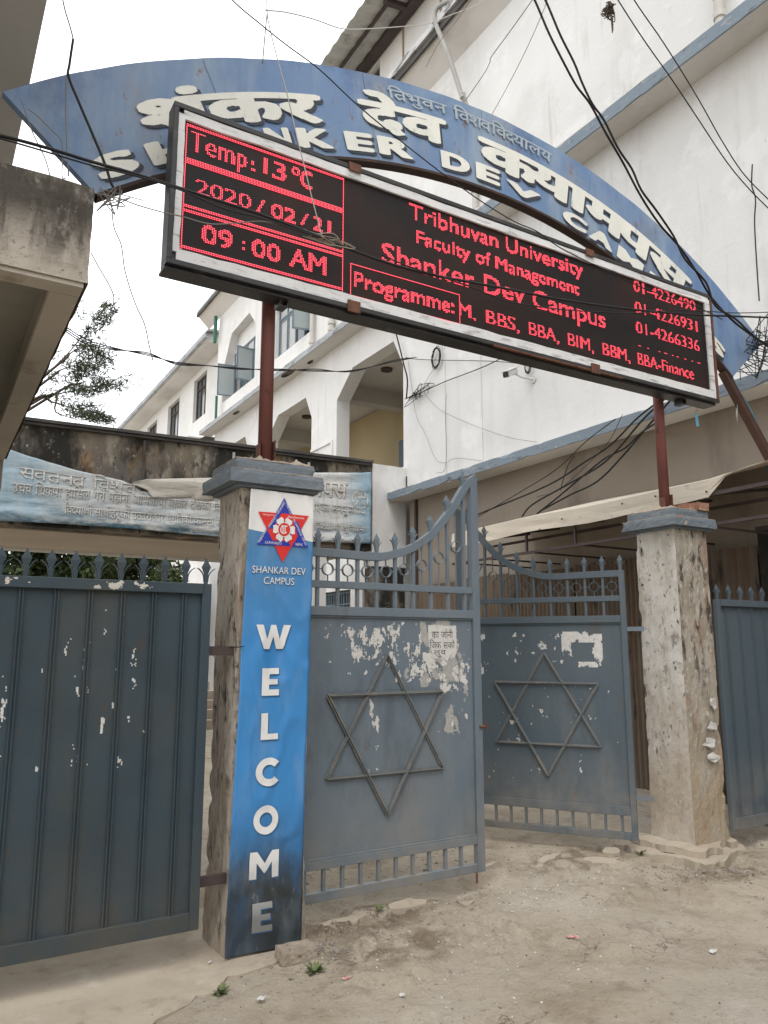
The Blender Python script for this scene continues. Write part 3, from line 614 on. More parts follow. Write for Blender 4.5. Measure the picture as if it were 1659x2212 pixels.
def cap(t, x0, x1, y0, y1, z, chips=()):
    def slab(a, b, c, d, z0, z1, seed, nm, mm='cap'):
        mb = MB(); N = 14; ring = [(a+(b-a)*i/N, c) for i in range(N)]+[(b, c+(d-c)*i/N) for i in range(N)]+[(b-(b-a)*i/N, d) for i in range(N)]+[(a, d-(d-c)*i/N) for i in range(N)]
        vs = []; fs = []; M_ = 4*N
        for k, (zz, sh) in enumerate(((z0, .0), (z0+.3*(z1-z0), 0), (z1-.3*(z1-z0), 0), (z1, .004))):
            for i, (x, y) in enumerate(ring):
                e = .005*noise.fractal(Vector((x*14, y*14, zz*20+seed)), .8, 2, 3)+ (max(0, noise.noise(Vector((x*6, y*6, zz*9+seed)))-.25)*.05 if i % N < 1 else 0)
                vs.append((x+(e+sh)*(1 if x < (a+b)/2 else -1), y+(e+sh)*(1 if y < (c+d)/2 else -1), zz))
        for k in range(3):
            for i in range(M_): fs.append((k*M_+i, k*M_+(i+1) % M_, (k+1)*M_+(i+1) % M_, (k+1)*M_+i))
        fs += [tuple(range(M_)), tuple(range(3*M_, 4*M_))]
        return mb.add(vs, fs).build(nm, mm, t)
    slab(x0-.035, x1+.035, y0-.035, y1+.035, z-.012, z+.012, 9, 'cap_neck')
    slab(x0-.09, x1+.055, y0-.07, y1+.08, z+.008, z+.082, 1, 'cap_slab'); slab(x0-.045, x1+.015, y0-.025, y1+.04, z+.084, z+.154, 4, 'cap_slab')
    slab(x0-.084, x1+.049, y0-.064, y1+.07, z+.081, z+.087, 2, 'worn_arris', 'mortar'); slab(x0-.043, x1+.013, y0-.023, y1+.035, z+.1535, z+.160, 3, 'worn_arris', 'mortar')
    N = 22; vs = []; fs = []
    for j in range(N+1):
        for i in range(N+1):
            x = x0-.01+(x1-x0+.03)*i/N; y = y0+.0+(y1-y0+.05)*j/N; e = min(i, N-i, j, N-j)/N*2
            hh = .015+.05*(min(1, e*2.4))*(.55+.8*noise.fractal(Vector((x*9, y*9, z)), .6, 2, 4)) if e > 0 else -.01
            vs.append((x, y, z+.150+hh))
    for j in range(N):
        for i in range(N): fs.append((j*(N+1)+i, j*(N+1)+i+1, (j+1)*(N+1)+i+1, (j+1)*(N+1)+i))
    MB().add(vs, fs).build('rough_mortar', 'mortar', t)
cap(lp, 1.492, 1.925, 4.055, 4.41, 2.50); cap(rp, 5.20, 5.60, 4.06, 4.46, 2.56)
def rough_brick(parent, a, b, seed, name='brick', m='brick'):
    o = MB().box(a, b).build(name, m, parent, sub=4, disp=.010, seed=seed); return o
rough_brick(rp, (5.145, 3.994, 2.572), (5.235, 4.1, 2.640), 3); rough_brick(rp, (5.24, 3.992, 2.575), (5.315, 4.1, 2.638), 8, m='mortar'); rough_brick(rp, (5.47, 4.02, 2.72), (5.62, 4.14, 2.79), 5); rough_brick(rp, (5.36, 4.04, 2.715), (5.465, 4.2, 2.775), 6)
# broken step at the foot of the right pillar, one slab on another
def rubble_slab(name, pts, z0, z1, m, label, seed):
    jg = []
    for i, p in enumerate(pts):
        q = pts[(i+1) % len(pts)]; n = max(1, int(math.hypot(q[0]-p[0], q[1]-p[1])/.04))
        for k in range(n): xx = p[0]+(q[0]-p[0])*k/n; yy = p[1]+(q[1]-p[1])*k/n; e = .09*noise.fractal(Vector((xx*5, yy*5, seed)), .7, 2, 4); jg.append((xx+e, yy+e*.8+random.uniform(-.006, .006)))
    o = MB().prism([jg], lambda a, b, d: (a+(.02*noise.noise(Vector((a*9, b*9, seed))) if d > 0 else 0), b, d+(.035*noise.noise(Vector((a*4, b*4, seed))) if d > 0 else 0)), (z0, z1)).build(name, m)
    return tag(o, label, 'broken slab')
rubble_slab('broken_slab', [(4.92, 4.62), (4.84, 4.30), (4.98, 4.00), (5.02, 3.84), (5.22, 3.80), (5.34, 3.86), (5.62, 3.90), (5.72, 4.02), (5.68, 4.5)], -.05, .055, 'apron', 'lower broken concrete step spreading at the foot of the right pillar', 2)
rubble_slab('broken_slab', [(5.04, 4.56), (4.99, 4.22), (5.08, 4.05), (5.12, 3.95), (5.34, 3.93), (5.40, 4.0), (5.63, 4.0), (5.66, 4.5)], .05, .10, 'apron', 'upper smaller concrete step directly under the right pillar', 6)

# ============================================================ WELCOME BANNER
def cloth_y(x, z): return 4.020 + .006*math.sin(z*3.1+x*9) + .004*noise.noise(Vector((x*7, 3, z*5))) - .007*max(0, 1-abs(noise.noise(Vector((x*4.5+z*2.2, 7, z*2.6-x*1.5))))*5) + (.010*math.exp(-((z-1.56)/.10)**2)*math.sin(x*30))
bl = thing('welcome_banner', (1.70, 4.03, 1.25), 'tall blue and white welcome banner hung on the left gate pillar', 'banner')
def bx_of(z): t = max(0, (z-.03)/2.45); return 1.474+(1.537-1.474)*t**1.2, 1.894+(1.933-1.894)*t
vs = []; fs = []; NX, NZ = 30, 160
for j in range(NZ+1):
    for i in range(NX+1):
        z = .028+2.452*j/NZ; a, b = bx_of(z); u = i/NX; x = a+(b-a)*u+.004*noise.noise(Vector((u*3, 0, z*3)))*(i in (0, NX)); vs.append((x, cloth_y(x, z), z + (.012*(1-u) if j == 0 else 0) - .008*u*(j == NZ)))
for j in range(NZ):
    for i in range(NX): k = j*(NX+1)+i; fs.append((k, k+1, k+NX+2, k+NX+1))
cl = MB().add(vs, fs).build('cloth', 'banner', bl, smooth=True); md = cl.modifiers.new('s', 'SOLIDIFY'); md.thickness = .002
def on_cloth(dx=0, dy=-.004): return lambda a, b: (a+dx, cloth_y(a, b)+dy, b)
def subdiv(VF, mx=.03):
    bm = bmesh.new(); vs = [bm.verts.new((a, b, 0)) for a, b in VF[0]]
    for f in VF[1]:
        try: bm.faces.new([vs[i] for i in f])
        except ValueError: pass
    for _ in range(3):
        e = [x for x in bm.edges if x.calc_length() > mx]
        if not e: break
        bmesh.ops.subdivide_edges(bm, edges=e, cuts=1)
        bmesh.ops.triangulate(bm, faces=bm.faces)
    bm.verts.index_update(); r = [(v.co.x, v.co.y) for v in bm.verts], [tuple(v.index for v in f.verts) for f in bm.faces]; bm.free(); return r
def poly(loops):
    fl = [p for L in loops for p in L]; return fl, [tuple(t) for t in tessellate_polygon([[Vector((p[0], p[1], 0)) for p in L] for L in loops])]
def arc(cx, cy, rx, ry, a0, a1, n=24): return [(cx+rx*math.cos(math.radians(a0+(a1-a0)*i/n)), cy+ry*math.sin(math.radians(a0+(a1-a0)*i/n))) for i in range(n+1)]
def block(ch):
    if ch == 'E': return poly([[(0, 0), (.62, 0), (.62, .22), (.26, .22), (.26, .40), (.56, .40), (.56, .60), (.26, .60), (.26, .78), (.62, .78), (.62, 1), (0, 1)]])
    if ch == 'L': return poly([[(0, 0), (.64, 0), (.64, .22), (.26, .22), (.26, 1), (0, 1)]])
    if ch == 'W': return poly([[(0, 1), (.28, 0), (.52, 0), (.66, .52), (.80, 0), (1.04, 0), (1.32, 1), (1.05, 1), (.90, .40), (.76, 1), (.56, 1), (.42, .40), (.27, 1)]])
    if ch == 'M': return poly([[(0, 0), (.24, 0), (.24, .58), (.50, .18), (.76, .58), (.76, 0), (1.0, 0), (1.0, 1), (.76, 1), (.50, .56), (.24, 1), (0, 1)]])
    if ch == 'O': return poly([arc(.52, .5, .52, .5, 0, 345, 30), arc(.52, .5, .27, .25, 345, 0, 30)])
    if ch == 'C': return poly([arc(.5, .5, .5, .5, 42, 318, 30)+arc(.5, .5, .25, .25, 318, 42, 30)])
rows = [('W', 1.585, 1.718, 1.590, 1.800), ('E', 1.333, 1.481, 1.632, 1.736), ('L', 1.100, 1.240, 1.632, 1.734), ('C', .859, 1.006, 1.607, 1.742), ('O', .615, .762, 1.603, 1.745), ('M', .396, .532, 1.590, 1.752), ('E', .134, .277, 1.612, 1.722)]
for ch, z0, z1, x0, x1 in rows:
    VF = block(ch); f = fit(VF[0], x0, x1, z0, z1); V2 = [f(a, b) for a, b in VF[0]]; VF = subdiv((V2, VF[1]))
    L = flat('letter', VF, lambda a, b: on_cloth(0, -.006)(a, b), 'print_white', bl)
    flat('letter_shade', VF, lambda a, b: on_cloth(.006, -.0035)(a, b-.007), 'print_shade', bl)
for s_, x0, x1, z0, z1 in (('SHANKAR DEV', 1.560, 1.880, 2.004, 2.044), ('CAMPUS', 1.628, 1.812, 1.944, 1.984)):
    V, F = bolden(text_tris(s_, 0), .012, .012, .014, .2); f = fit(V, x0, x1, z0, z1); VF = ([f(a, b) for a, b in V], F)
    flat('letter', VF, on_cloth(0, -.006), 'print_white', bl); flat('letter_shade', VF, lambda a, b: on_cloth(.003, -.0035)(a, b-.003), 'print_shade', bl)
# university emblem: two crossed triangles, flower and letter
em = bpy.data.objects.new('emblem', None); COL.objects.link(em); em.parent = bl; em.empty_display_size = .1
ecx, ecz = 1.738, 2.258
def tri(up, sc=1.0): h = .187*sc; wv = .155*sc; return [(ecx, ecz+h), (ecx-wv, ecz-h/2), (ecx+wv, ecz-h/2)] if up else [(ecx, ecz-h), (ecx+wv, ecz+h/2), (ecx-wv, ecz+h/2)]
flat('blue_triangle', subdiv(poly([tri(True)])), on_cloth(0, -.0045), 'print_navy', em)
flat('red_triangle', subdiv(poly([tri(False)])), on_cloth(0, -.0055), 'print_red', em)
lt = tri(True); flat('blue_band', subdiv(poly([[lt[0], (lt[0][0]+.0, lt[0][1]-.055), (ecx-.068, ecz+.0), (ecx-.098, ecz+.0)]])), on_cloth(0, -.0062), 'print_navy', em)
flat('blue_band', subdiv(poly([[(ecx+.085, ecz+.055), (ecx+.055, ecz+.055), (ecx+.108, ecz-.0935), (ecx+.155, ecz-.0935)]])), on_cloth(0, -.0062), 'print_navy', em)
flat('blue_band', subdiv(poly([[(ecx-.125, ecz-.066), (ecx+.03, ecz-.066), (ecx+.045, ecz-.0935), (ecx-.155, ecz-.0935)]])), on_cloth(0, -.0062), 'print_navy', em)
for k in range(6):
    a0 = math.radians(60*k); pts = [(ecx+.018*math.cos(a0), ecz+.018*math.sin(a0))]
    for da, r in ((-.42, .045), (-.44, .060), (-.26, .075), (0, .070), (.26, .075), (.44, .060), (.42, .045)): pts.append((ecx+r*.93*math.cos(a0+da), ecz+r*math.sin(a0+da)))
    flat('petal', poly([pts]), on_cloth(0, -.0075), 'print_white', em)
flat('disc', poly([arc(ecx, ecz, .036, .038, 0, 345, 24)]), on_cloth(0, -.0085), 'print_red', em)
flat('disc_ring', poly([arc(ecx, ecz, .041, .043, 0, 345, 24), arc(ecx, ecz, .037, .039, 345, 0, 24)]), on_cloth(0, -.0084), 'print_white', em)
for (p0, p1) in (((-.018, .020), (.018, .020)), ((.004, .02), (.004, -.022)), ((-.008, .014), (-.008, -.018))):
    flat('letter', stroke([(ecx+p0[0], ecz+p0[1]), (ecx+p1[0], ecz+p1[1])], .006), on_cloth(0, -.0095), 'print_white', em)
flat('letter', stroke([(a, b) for a, b in arc(ecx-.003, ecz-.002, .019, .021, 110, 330, 12)], .006), on_cloth(0, -.0095), 'print_white', em)
def line_text(s_, p, q, h, m='print_white', VF=None):
    V, F = bolden(VF or text_tris(s_, 0), .02, .02, .022, .4); f = fit(V, 0, 1, 0, 1); p = Vector(p); q = Vector(q); d = q-p; n = Vector((-d.y, d.x)).normalized()*h
    flat('lettering', ([tuple(p+d*f(a, b)[0]+n*f(a, b)[1]) for a, b in V], F), on_cloth(0, -.0095), m, em)
line_text('TRIBHUVAN', (ecx-.142, ecz-.088), (ecx-.102, ecz-.012), .015); line_text('UNIVERSITY ORGANISED', (ecx-.088, ecz+.004), (ecx+.006, ecz+.160), .014)
line_text('1956 A.D.', (ecx+.006, ecz+.150), (ecx+.036, ecz+.090), .014); line_text('INCORPORATED 1959 A.D.', (ecx+.052, ecz+.060), (ecx+.134, ecz-.086), .014)
line_text('KATHMANDU', (ecx-.110, ecz-.088), (ecx-.012, ecz-.088), .016); line_text('NEPAL', (ecx+.072, ecz-.088), (ecx+.118, ecz-.088), .016)
line_text('', (ecx-.130, ecz+.070), (ecx-.065, ecz+.070), .014, 'print_white', nepali(['ित', 'भ', 'ु', 'व', 'न'])); line_text('', (ecx+.020, ecz+.068), (ecx+.125, ecz+.068), .015, 'print_white', nepali(['िव', 'श/', 'व', 'िव', 'द', 'या', 'ल', 'य']))

# ============================================================ LED SIGN
ls = thing('led_sign', (3.40, 4.08, 3.70), 'long black-framed display board with red glowing text on two red posts', 'display board')
x0, x1, z0, z1, yf, yb = .988, 5.822, 3.696, 4.700, 3.985, 4.105
fw = .032
def lbx(n, m, a, b, **k): return box(n, m, a, b, ls, **k)
lbx('outer_frame', 'frame_black', (x0, yf, z1-fw), (x1, yb, z1), bevel=.003); lbx('outer_frame', 'frame_black', (x0, yf, z0), (x1, yb, z0+fw), bevel=.003)
lbx('outer_frame', 'frame_black', (x0, yf, z0+fw), (x0+.030, yb, z1-fw), bevel=.003); lbx('outer_frame', 'rust', (x1-.026, yf, z0+fw), (x1, yb, z1-fw), bevel=.003)
lbx('back_sheet', 'frame_black', (x0+.03, yb-.01, z0+fw), (x1-.026, yb-.002, z1-fw))
lbx('bottom_ledge', 'frame_black', (x0-.002, yf+.03, z0-.022), (x1-.02, yb+.03, z0-.003), bevel=.002); lbx('bottom_ledge', 'rust', (3.3, yf-.006, z0-.006), (4.6, yf+.02, z0+.006))
sx0, sx1, sz0, sz1 = 1.062, 5.715, 3.797, 4.606; ysc = 4.012
lbx('led_panel', 'screen', (sx0, ysc, sz0), (sx1, ysc+.02, sz1))
def wob(n, m, a, b, ax, seed):
    o = MB().box(a, b).build(n, m, ls); bm = bmesh.new(); bm.from_mesh(o.data); es = [e for e in bm.edges if abs((e.verts[0].co-e.verts[1].co)[ax]) > .3]
    bmesh.ops.subdivide_edges(bm, edges=es, cuts=40)
    off = wloc(o)
    for v in bm.verts:
        q = v.co+off; v.co[2 if ax == 0 else 0] += .006*noise.fractal(Vector((q.x*4, seed, q.z*4)), .7, 2, 3); v.co.y += .003*noise.noise(q*9)
    bm.to_mesh(o.data); bm.free()
wob('white_trim', 'trim_white', (x0+.06, yf+.006, sz1+.002), (x1-.05, yf+.022, z1-fw-.004), 0, 1); wob('white_trim', 'trim_white', (x0+.055, yf+.006, z0+fw-.004), (x1-.035, yf+.022, sz0-.002), 0, 5)
wob('white_trim', 'trim_white', (x0+.032, yf+.006, z0+fw+.05), (sx0-.004, yf+.022, z1-fw-.03), 2, 9); wob('white_trim', 'trim_white', (sx1+.012, yf+.006, z0+fw+.01), (x1-.034, yf+.022, z1-fw-.02), 2, 13)
lbx('inner_rebate', 'frame_black', (x0+.03, yf+.024, z0+fw), (x1-.026, yf+.028, sz0)); lbx('inner_rebate', 'frame_black', (x0+.03, yf+.024, sz1), (x1-.026, yf+.028, z1-fw))
lbx('inner_rebate', 'frame_black', (x0+.03, yf+.024, sz0), (sx0, yf+.028, sz1)); lbx('inner_rebate', 'frame_black', (sx1, yf+.024, sz0), (x1-.026, yf+.028, sz1))
for bxx in (2.17, 4.30):
    for zz, dz in ((z1-.038, .0), (z0-.012, .02)): lbx('rusty_clip', 'rust', (bxx-.045, yf-.012, zz-.01), (bxx+.045, yf-.001, zz+.048+dz), bevel=.002)
for bxx in (1.72, 5.42):
    mb = MB()
    for a, b in (((bxx-.028, yf+.06, z0-.062), (bxx-.023, yb+.02, z0-.006)), ((bxx+.023, yf+.06, z0-.062), (bxx+.028, yb+.02, z0-.006)), ((bxx-.023, yf+.06, z0-.062), (bxx+.023, yb+.02, z0-.057))): mb.box(a, b)
    mb.build('socket', 'frame_black', ls)
for px_, pz in ((1.700, 2.66), (5.325, 2.70)):
    MB().tube([(px_, 4.235, pz), (px_, 4.235, 4.45)], .043, 20).build('post', 'red_post', ls, smooth=True)
    MB().bar((px_, 4.20, 4.0), (px_, 4.15, 4.0), .06, .5, (0, 0, 1)).build('post_bracket', 'frame_black', ls)
    box('post_clamp', 'rust', (px_-.052, 4.19, pz), (px_-.046, 4.25, pz+.14), ls); box('post_clamp', 'rust', (px_+.046, 4.19, pz), (px_+.052, 4.25, pz+.17), ls)
# glowing text: rasterised onto the LED grid
P = .0098; GX0, GZ1 = 1.067, 4.600; NC, NR = 473, 82
grid = np.zeros((NR, NC), bool)
cols = GX0+P*(np.arange(NC)+.5); rws = GZ1-P*(np.arange(NR)+.5)
def put(VF, xa, xb, za, zb, dh=1, dv=0):
    global grid
    keep = grid; grid = np.zeros((NR, NC), bool)
    V, F = VF; f = fit(V, xa, xb, za, zb); Q_ = [f(a, b) for a, b in V]
    for t in F:
        for k in range(1, len(t)-1):
            a, b, c = Q_[t[0]], Q_[t[k]], Q_[t[k+1]]
            i0 = max(0, int((min(a[0], b[0], c[0])-GX0)/P)-1); i1 = min(NC, int((max(a[0], b[0], c[0])-GX0)/P)+2)
            j0 = max(0, int((GZ1-max(a[1], b[1], c[1]))/P)-1); j1 = min(NR, int((GZ1-min(a[1], b[1], c[1]))/P)+2)
            if i0 >= i1 or j0 >= j1: continue
            gx_, gz_ = np.meshgrid(cols[i0:i1], rws[j0:j1])
            def sd(p, q): return (q[0]-p[0])*(gz_-p[1])-(q[1]-p[1])*(gx_-p[0])
            s1, s2, s3 = sd(a, b), sd(b, c), sd(c, a); e = 1e-7
            grid[j0:j1, i0:i1] |= ((s1 >= -e) & (s2 >= -e) & (s3 >= -e)) | ((s1 <= e) & (s2 <= e) & (s3 <= e))
    for _ in range(dh): g2 = grid.copy(); g2[:, 1:] |= grid[:, :-1]; grid = g2
    for _ in range(dv): g2 = grid.copy(); g2[1:, :] |= grid[:-1, :]; grid = g2
    grid = keep | grid
def cx_(x): return int((x-GX0)/P)
def rz_(z): return int((GZ1-z)/P)
def hl(z, xa, xb, th=1): r = rz_(z); grid[r:r+th, cx_(xa):cx_(xb)] = True
def vl(x, za, zb, th=1): c = cx_(x); grid[rz_(zb):rz_(za)+1, c:c+th] = True
B1 = .018
for s_, xa, xb, za, zb, dh_, dv_ in (('Temp', 1.092, 1.435, 4.395, 4.562, 1, 0), (':', 1.470, 1.485, 4.440, 4.500, 1, 1), ('1', 1.545, 1.570, 4.440, 4.555, 1, 0), ('3', 1.610, 1.690, 4.440, 4.555, 1, 1), ('2020', 1.137, 1.470, 4.178, 4.268, 1, 1), ('/', 1.510, 1.560, 4.178, 4.268, 1, 0), ('02', 1.605, 1.765, 4.178, 4.268, 1, 1), ('/', 1.800, 1.850, 4.178, 4.268, 1, 0), ('2', 1.885, 1.950, 4.178, 4.268, 1, 1), ('1', 1.985, 2.005, 4.178, 4.268, 1, 0), ('09', 1.184, 1.365, 3.890, 4.000, 1, 1), (':', 1.425, 1.440, 3.910, 3.965, 1, 1), ('00', 1.490, 1.665, 3.890, 4.000, 1, 1), ('AM', 1.735, 1.975, 3.895, 4.010, 1, 1),
                               ('Tribhuvan University', 2.605, 4.235, 4.440, 4.588, 1, 1), ('Faculty of Management', 2.665, 4.185, 4.278, 4.410, 1, 1), ('Shanker Dev Campus', 2.392, 4.460, 4.052, 4.236, 1, 1),
                               ('Programme:', 2.180, 2.965, 3.835, 3.975, 1, 1), ('M,', 3.010, 3.155, 3.845, 3.965, 1, 0), ('BBS,', 3.255, 3.555, 3.845, 3.965, 1, 0), ('BBA,', 3.655, 3.945, 3.845, 3.965, 1, 0), ('BIM,', 4.045, 4.315, 3.845, 3.965, 1, 0),
                               ('BBM,', 4.415, 4.725, 3.845, 3.965, 1, 0), ('BBA-Finance', 4.820, 5.515, 3.860, 3.965, 1, 0), ('01-4226490', 4.822, 5.605, 4.502, 4.602, 1, 1), ('01-4226931', 4.822, 5.610, 4.315, 4.415, 1, 1), ('01-4266336', 4.822, 5.620, 4.135, 4.238, 1, 1)):
    put(text_tris(s_, -.008), xa, xb, za, zb, dh_, dv_ if (zb-za > .12 and dv_) or len(s_) < 3 else 0)
grid[rz_(3.975):rz_(3.83), cx_(3.005):cx_(3.035)] = False
put(text_tris('°', .0), 1.735, 1.785, 4.50, 4.56, 1, 0); put(text_tris('C', .0), 1.795, 1.875, 4.445, 4.560, 1, 1)
hl(4.598, 1.067, 2.115, 2); hl(4.582, 1.067, 1.20, 1); vl(1.067, 3.81, 4.60, 1); vl(2.105, 3.81, 4.60, 1); hl(4.378, 1.067, 2.115, 4); hl(4.085, 1.067, 2.115, 2); hl(4.060, 1.067, 2.115, 2); hl(3.828, 1.067, 2.115, 2)
hl(4.013, 2.155, 3.022, 1); vl(2.155, 3.800, 4.013, 1); vl(3.018, 3.800, 4.013, 1); hl(3.806, 2.155, 3.022, 1)
for dx_, wd in ((4.845, 3), (4.955, 2), (5.085, 2), (5.155, 4), (5.258, 2), (5.315, 3), (5.41, 3), (5.51, 2), (5.585, 4)): grid[rz_(4.026):rz_(4.026)+1, cx_(dx_):cx_(dx_)+wd] = True
ml = MB(); mc = MB(); yl = ysc-.004
for j, i in zip(*np.nonzero(grid)):
    x, z = cols[i], rws[j]; r = .0040
    hexp = [(x+r*math.cos(k*math.pi/3), yl, z+r*math.sin(k*math.pi/3)) for k in range(6)]
    ml.add([(x, yl-.002, z)]+hexp, [(0, k+1, (k+1) % 6+1) for k in range(6)])
    r = .0017; mc.add([(x-r, yl-.0024, z-r), (x+r, yl-.0024, z-r), (x+r, yl-.0024, z+r), (x-r, yl-.0024, z+r)], [(0, 1, 2, 3)])
tag(ml.build('lit_text', 'led', ls), kind='stuff'); tag(mc.build('lit_text_core', 'led_core', ls), kind='stuff')

# ============================================================ ARCH SIGN
AC = (3.54, .385); RO, RI = 5.41, 4.745; YA = 4.25; TA = 38.3
def AP(th, r, y=YA): t = math.radians(th); return (AC[0]+r*math.sin(t), y, AC[1]+r*math.cos(t))
ar = thing('arch_sign', (3.54, YA, 4.3), 'large curved blue sheet-metal arch sign lettered in cream above the gate', 'arch sign')
n = 96; A_ = MB(); vs = []; fs = []
for i in range(n+1):
    th = -TA+2*TA*i/n
    for r, y in ((RI, YA-.001), (RO, YA-.001), (RO, YA+.05), (RI, YA+.05)): vs.append(AP(th*(1.022 if r == RO else .985), r+.004*noise.noise(Vector((th*.4, r, 0))), y+.004*noise.noise(Vector((th*.3, r, 1)))))
for i in range(n):
    for k in range(4): fs.append((4*i+k, 4*i+(k+1) % 4, 4*i+4+(k+1) % 4, 4*i+4+k))
fs += [(0, 1, 2, 3), tuple(4*n+k for k in (3, 2, 1, 0))]
A_.add(vs, fs).build('sheet', 'arch_blue', ar)
mb = MB()
rim = MB()
for (ra, rb) in ((RI-.022, RI-.002),):
    vs = []; fs = []
    for i in range(n+1):
        th = -TA*.985+2*TA*.985*i/n
        for r, y in ((ra, YA-.004), (rb, YA-.004), (rb, YA+.075), (ra, YA+.075)): vs.append(AP(th, r, y))
    for i in range(n):
        for k in range(4): fs.append((4*i+k, 4*i+(k+1) % 4, 4*i+4+(k+1) % 4, 4*i+4+k))
    rim.add(vs, fs)
rim.build('bottom_rim', 'arch_rim', ar)
for th in (-25.5, -12.5, -.9, 12, 25): 
    MB().bar(AP(th, RI+.01, YA-.003), AP(th, RO-.01, YA-.003), .006, .005).build('sheet_seam', 'arch_blue', ar)
# leg of the arch frame that runs on down to the right
MB().bar(AP(36.5, RI-.02, YA+.04), (7.9, YA+.04, 2.3), .07, .07).build('frame_leg', 'leg_brown', ar)
def arch_word(VF, th0, th1, r0, r1, m='letter_cream', shade=True, name='lettering', italic=0):
    V, F = VF; f = fit(V, 0, 1, 0, 1)
    def mp(dt, dr, y): return lambda a, b: AP(th0+(th1-th0)*(f(a, b)[0]+italic*f(a, b)[1])+dt, r0+(r1-r0)*f(a, b)[1]+dr, y)
    if shade: flat(name+'_shadow', VF, mp(.24, -.020, YA-.0090-(.0008 if 'nepali' in name else 0)), 'letter_shadow', ar)
    flat(name, VF, mp(0, 0, YA-.0115-(.001 if 'nepali' in name else 0)), m, ar)
for ch, a, b in (('S', -36.9, -33.7), ('H', -32.7, -28.9), ('A', -28.3, -24.3), ('N', -22.9, -20.7), ('K', -20.1, -16.9), ('E', -15.6, -12.9), ('R', -12.4, -8.9), ('D', -5.8, -2.6), ('E', -1.9, .9), ('V', 1.7, 5.9), ('C', 8.9, 12.2), ('A', 12.6, 16.0), ('M', 16.7, 20.6), ('P', 21.6, 24.6), ('U', 25.5, 28.7), ('S', 32.0, 35.2)):
    arch_word(bolden(text_tris(ch, .01), .055, .040), a, b, 4.79 if a < 5 else 4.76, 4.93 if a < 1.5 else 4.885, name='letter')
NO = 0
arch_word(bolden(nepali(['शं', 'क', 'र'], 0), .062, .048), -32.0, -17.0, 4.965, 5.235, name='nepali_word')
arch_word(bolden(nepali(['दे', 'व'], 0), .062, .048), -13.6, -4.9, 4.955, 5.275, name='nepali_word')
arch_word(bolden(nepali(['क/', 'या', 'म/', 'प', 'स'], 0), .062, .048), -1.5, 27.4, 4.925, 5.165, name='nepali_word')
arch_word(bolden(nepali(['ित,', 'भ', 'ु', 'व', 'न'], 0), .02, .014), -10.5, -4.7, 5.215, 5.35, 'letter_pale', False, 'small_nepali_word')
arch_word(bolden(nepali(['िव', 'श/', 'व', 'िव', 'द/', 'या', 'ल', 'य'], 0), .02, .014), -4.0, 7.0, 5.225, 5.36, 'letter_pale', False, 'small_nepali_word')

# ============================================================ CAMPUS BUILDING (street side, runs away to the back left)
XW = 7.47; XL = 7.07
cb = thing('campus_building', (XW, 8, 0), 'white plastered campus building with blue ledges and arched balcony openings', 'building')
YR = -4.0; YE = 22.85
def FX(x0_, x1_): return lambda a, b, d: (d, a, b)
def wallX(name, m, loops, xa, xb, parent=cb): return MB().prism(loops, lambda a, b, d: (d, a, b), (xa, xb)).build(name, m, parent)
arches = []
for y in (11.72, 15.74, 19.78):
    arches.append([(y, 4.9), (y+2.74, 4.9), (y+2.74, 6.97), (y+2.02, 7.50), (y+.35, 7.50), (y, 6.90)])
wallX('wall', 'white_wall', [[(YR, 4.30), (11.6, 4.30), (11.6, 4.7), (YE, 4.7), (YE, 8.22), (YR, 8.22)]] + arches, XW, XW+.32)
wins = [(11.85, 14.05), (15.90, 18.10)]
wallX('wall', 'white_wall', [[(YR, 8.22), (YE, 8.22), (YE, 12.12), (YR, 12.12)], [(15.92, 9.12), (18.10, 9.12), (18.10, 10.60), (15.92, 10.60)], [(11.85, 9.12), (14.05, 9.12), (14.05, 10.60), (11.85, 10.60)],
      [(19.55, 9.08), (22.25, 9.08), (22.25, 10.25), (21.95, 10.62), (21.6, 11.15), (20.1, 11.25), (19.55, 10.70)]], XW, XW+.30)
wallX('wall', 'beige_wall', [[(YR, -.1), (11.55, -.1), (11.55, 4.30), (YR, 4.30)]], XW+.02, XW+.3)
wallX('wall', 'white_wall', [[(11.75, -.1), (YE, -.1), (YE, 4.7), (11.75, 4.7)], [(12.1, .9), (13.3, .9), (13.3, 2.75), (12.1, 2.75)], [(13.8, .9), (15.2, .9), (15.2, 2.75), (13.8, 2.75)], [(17.2, .9), (18.6, .9), (18.6, 2.75), (17.2, 2.75)]], XW+.02, XW+.3)
# recess behind the third upper window
wallX('recess_back', 'white_wall', [[(19.2, 8.9), (22.5, 8.9), (22.5, 11.6), (19.2, 11.6)], [(19.62, 9.12), (21.85, 9.12), (21.85, 10.60), (19.62, 10.60)]], XW+.26, XW+.42)
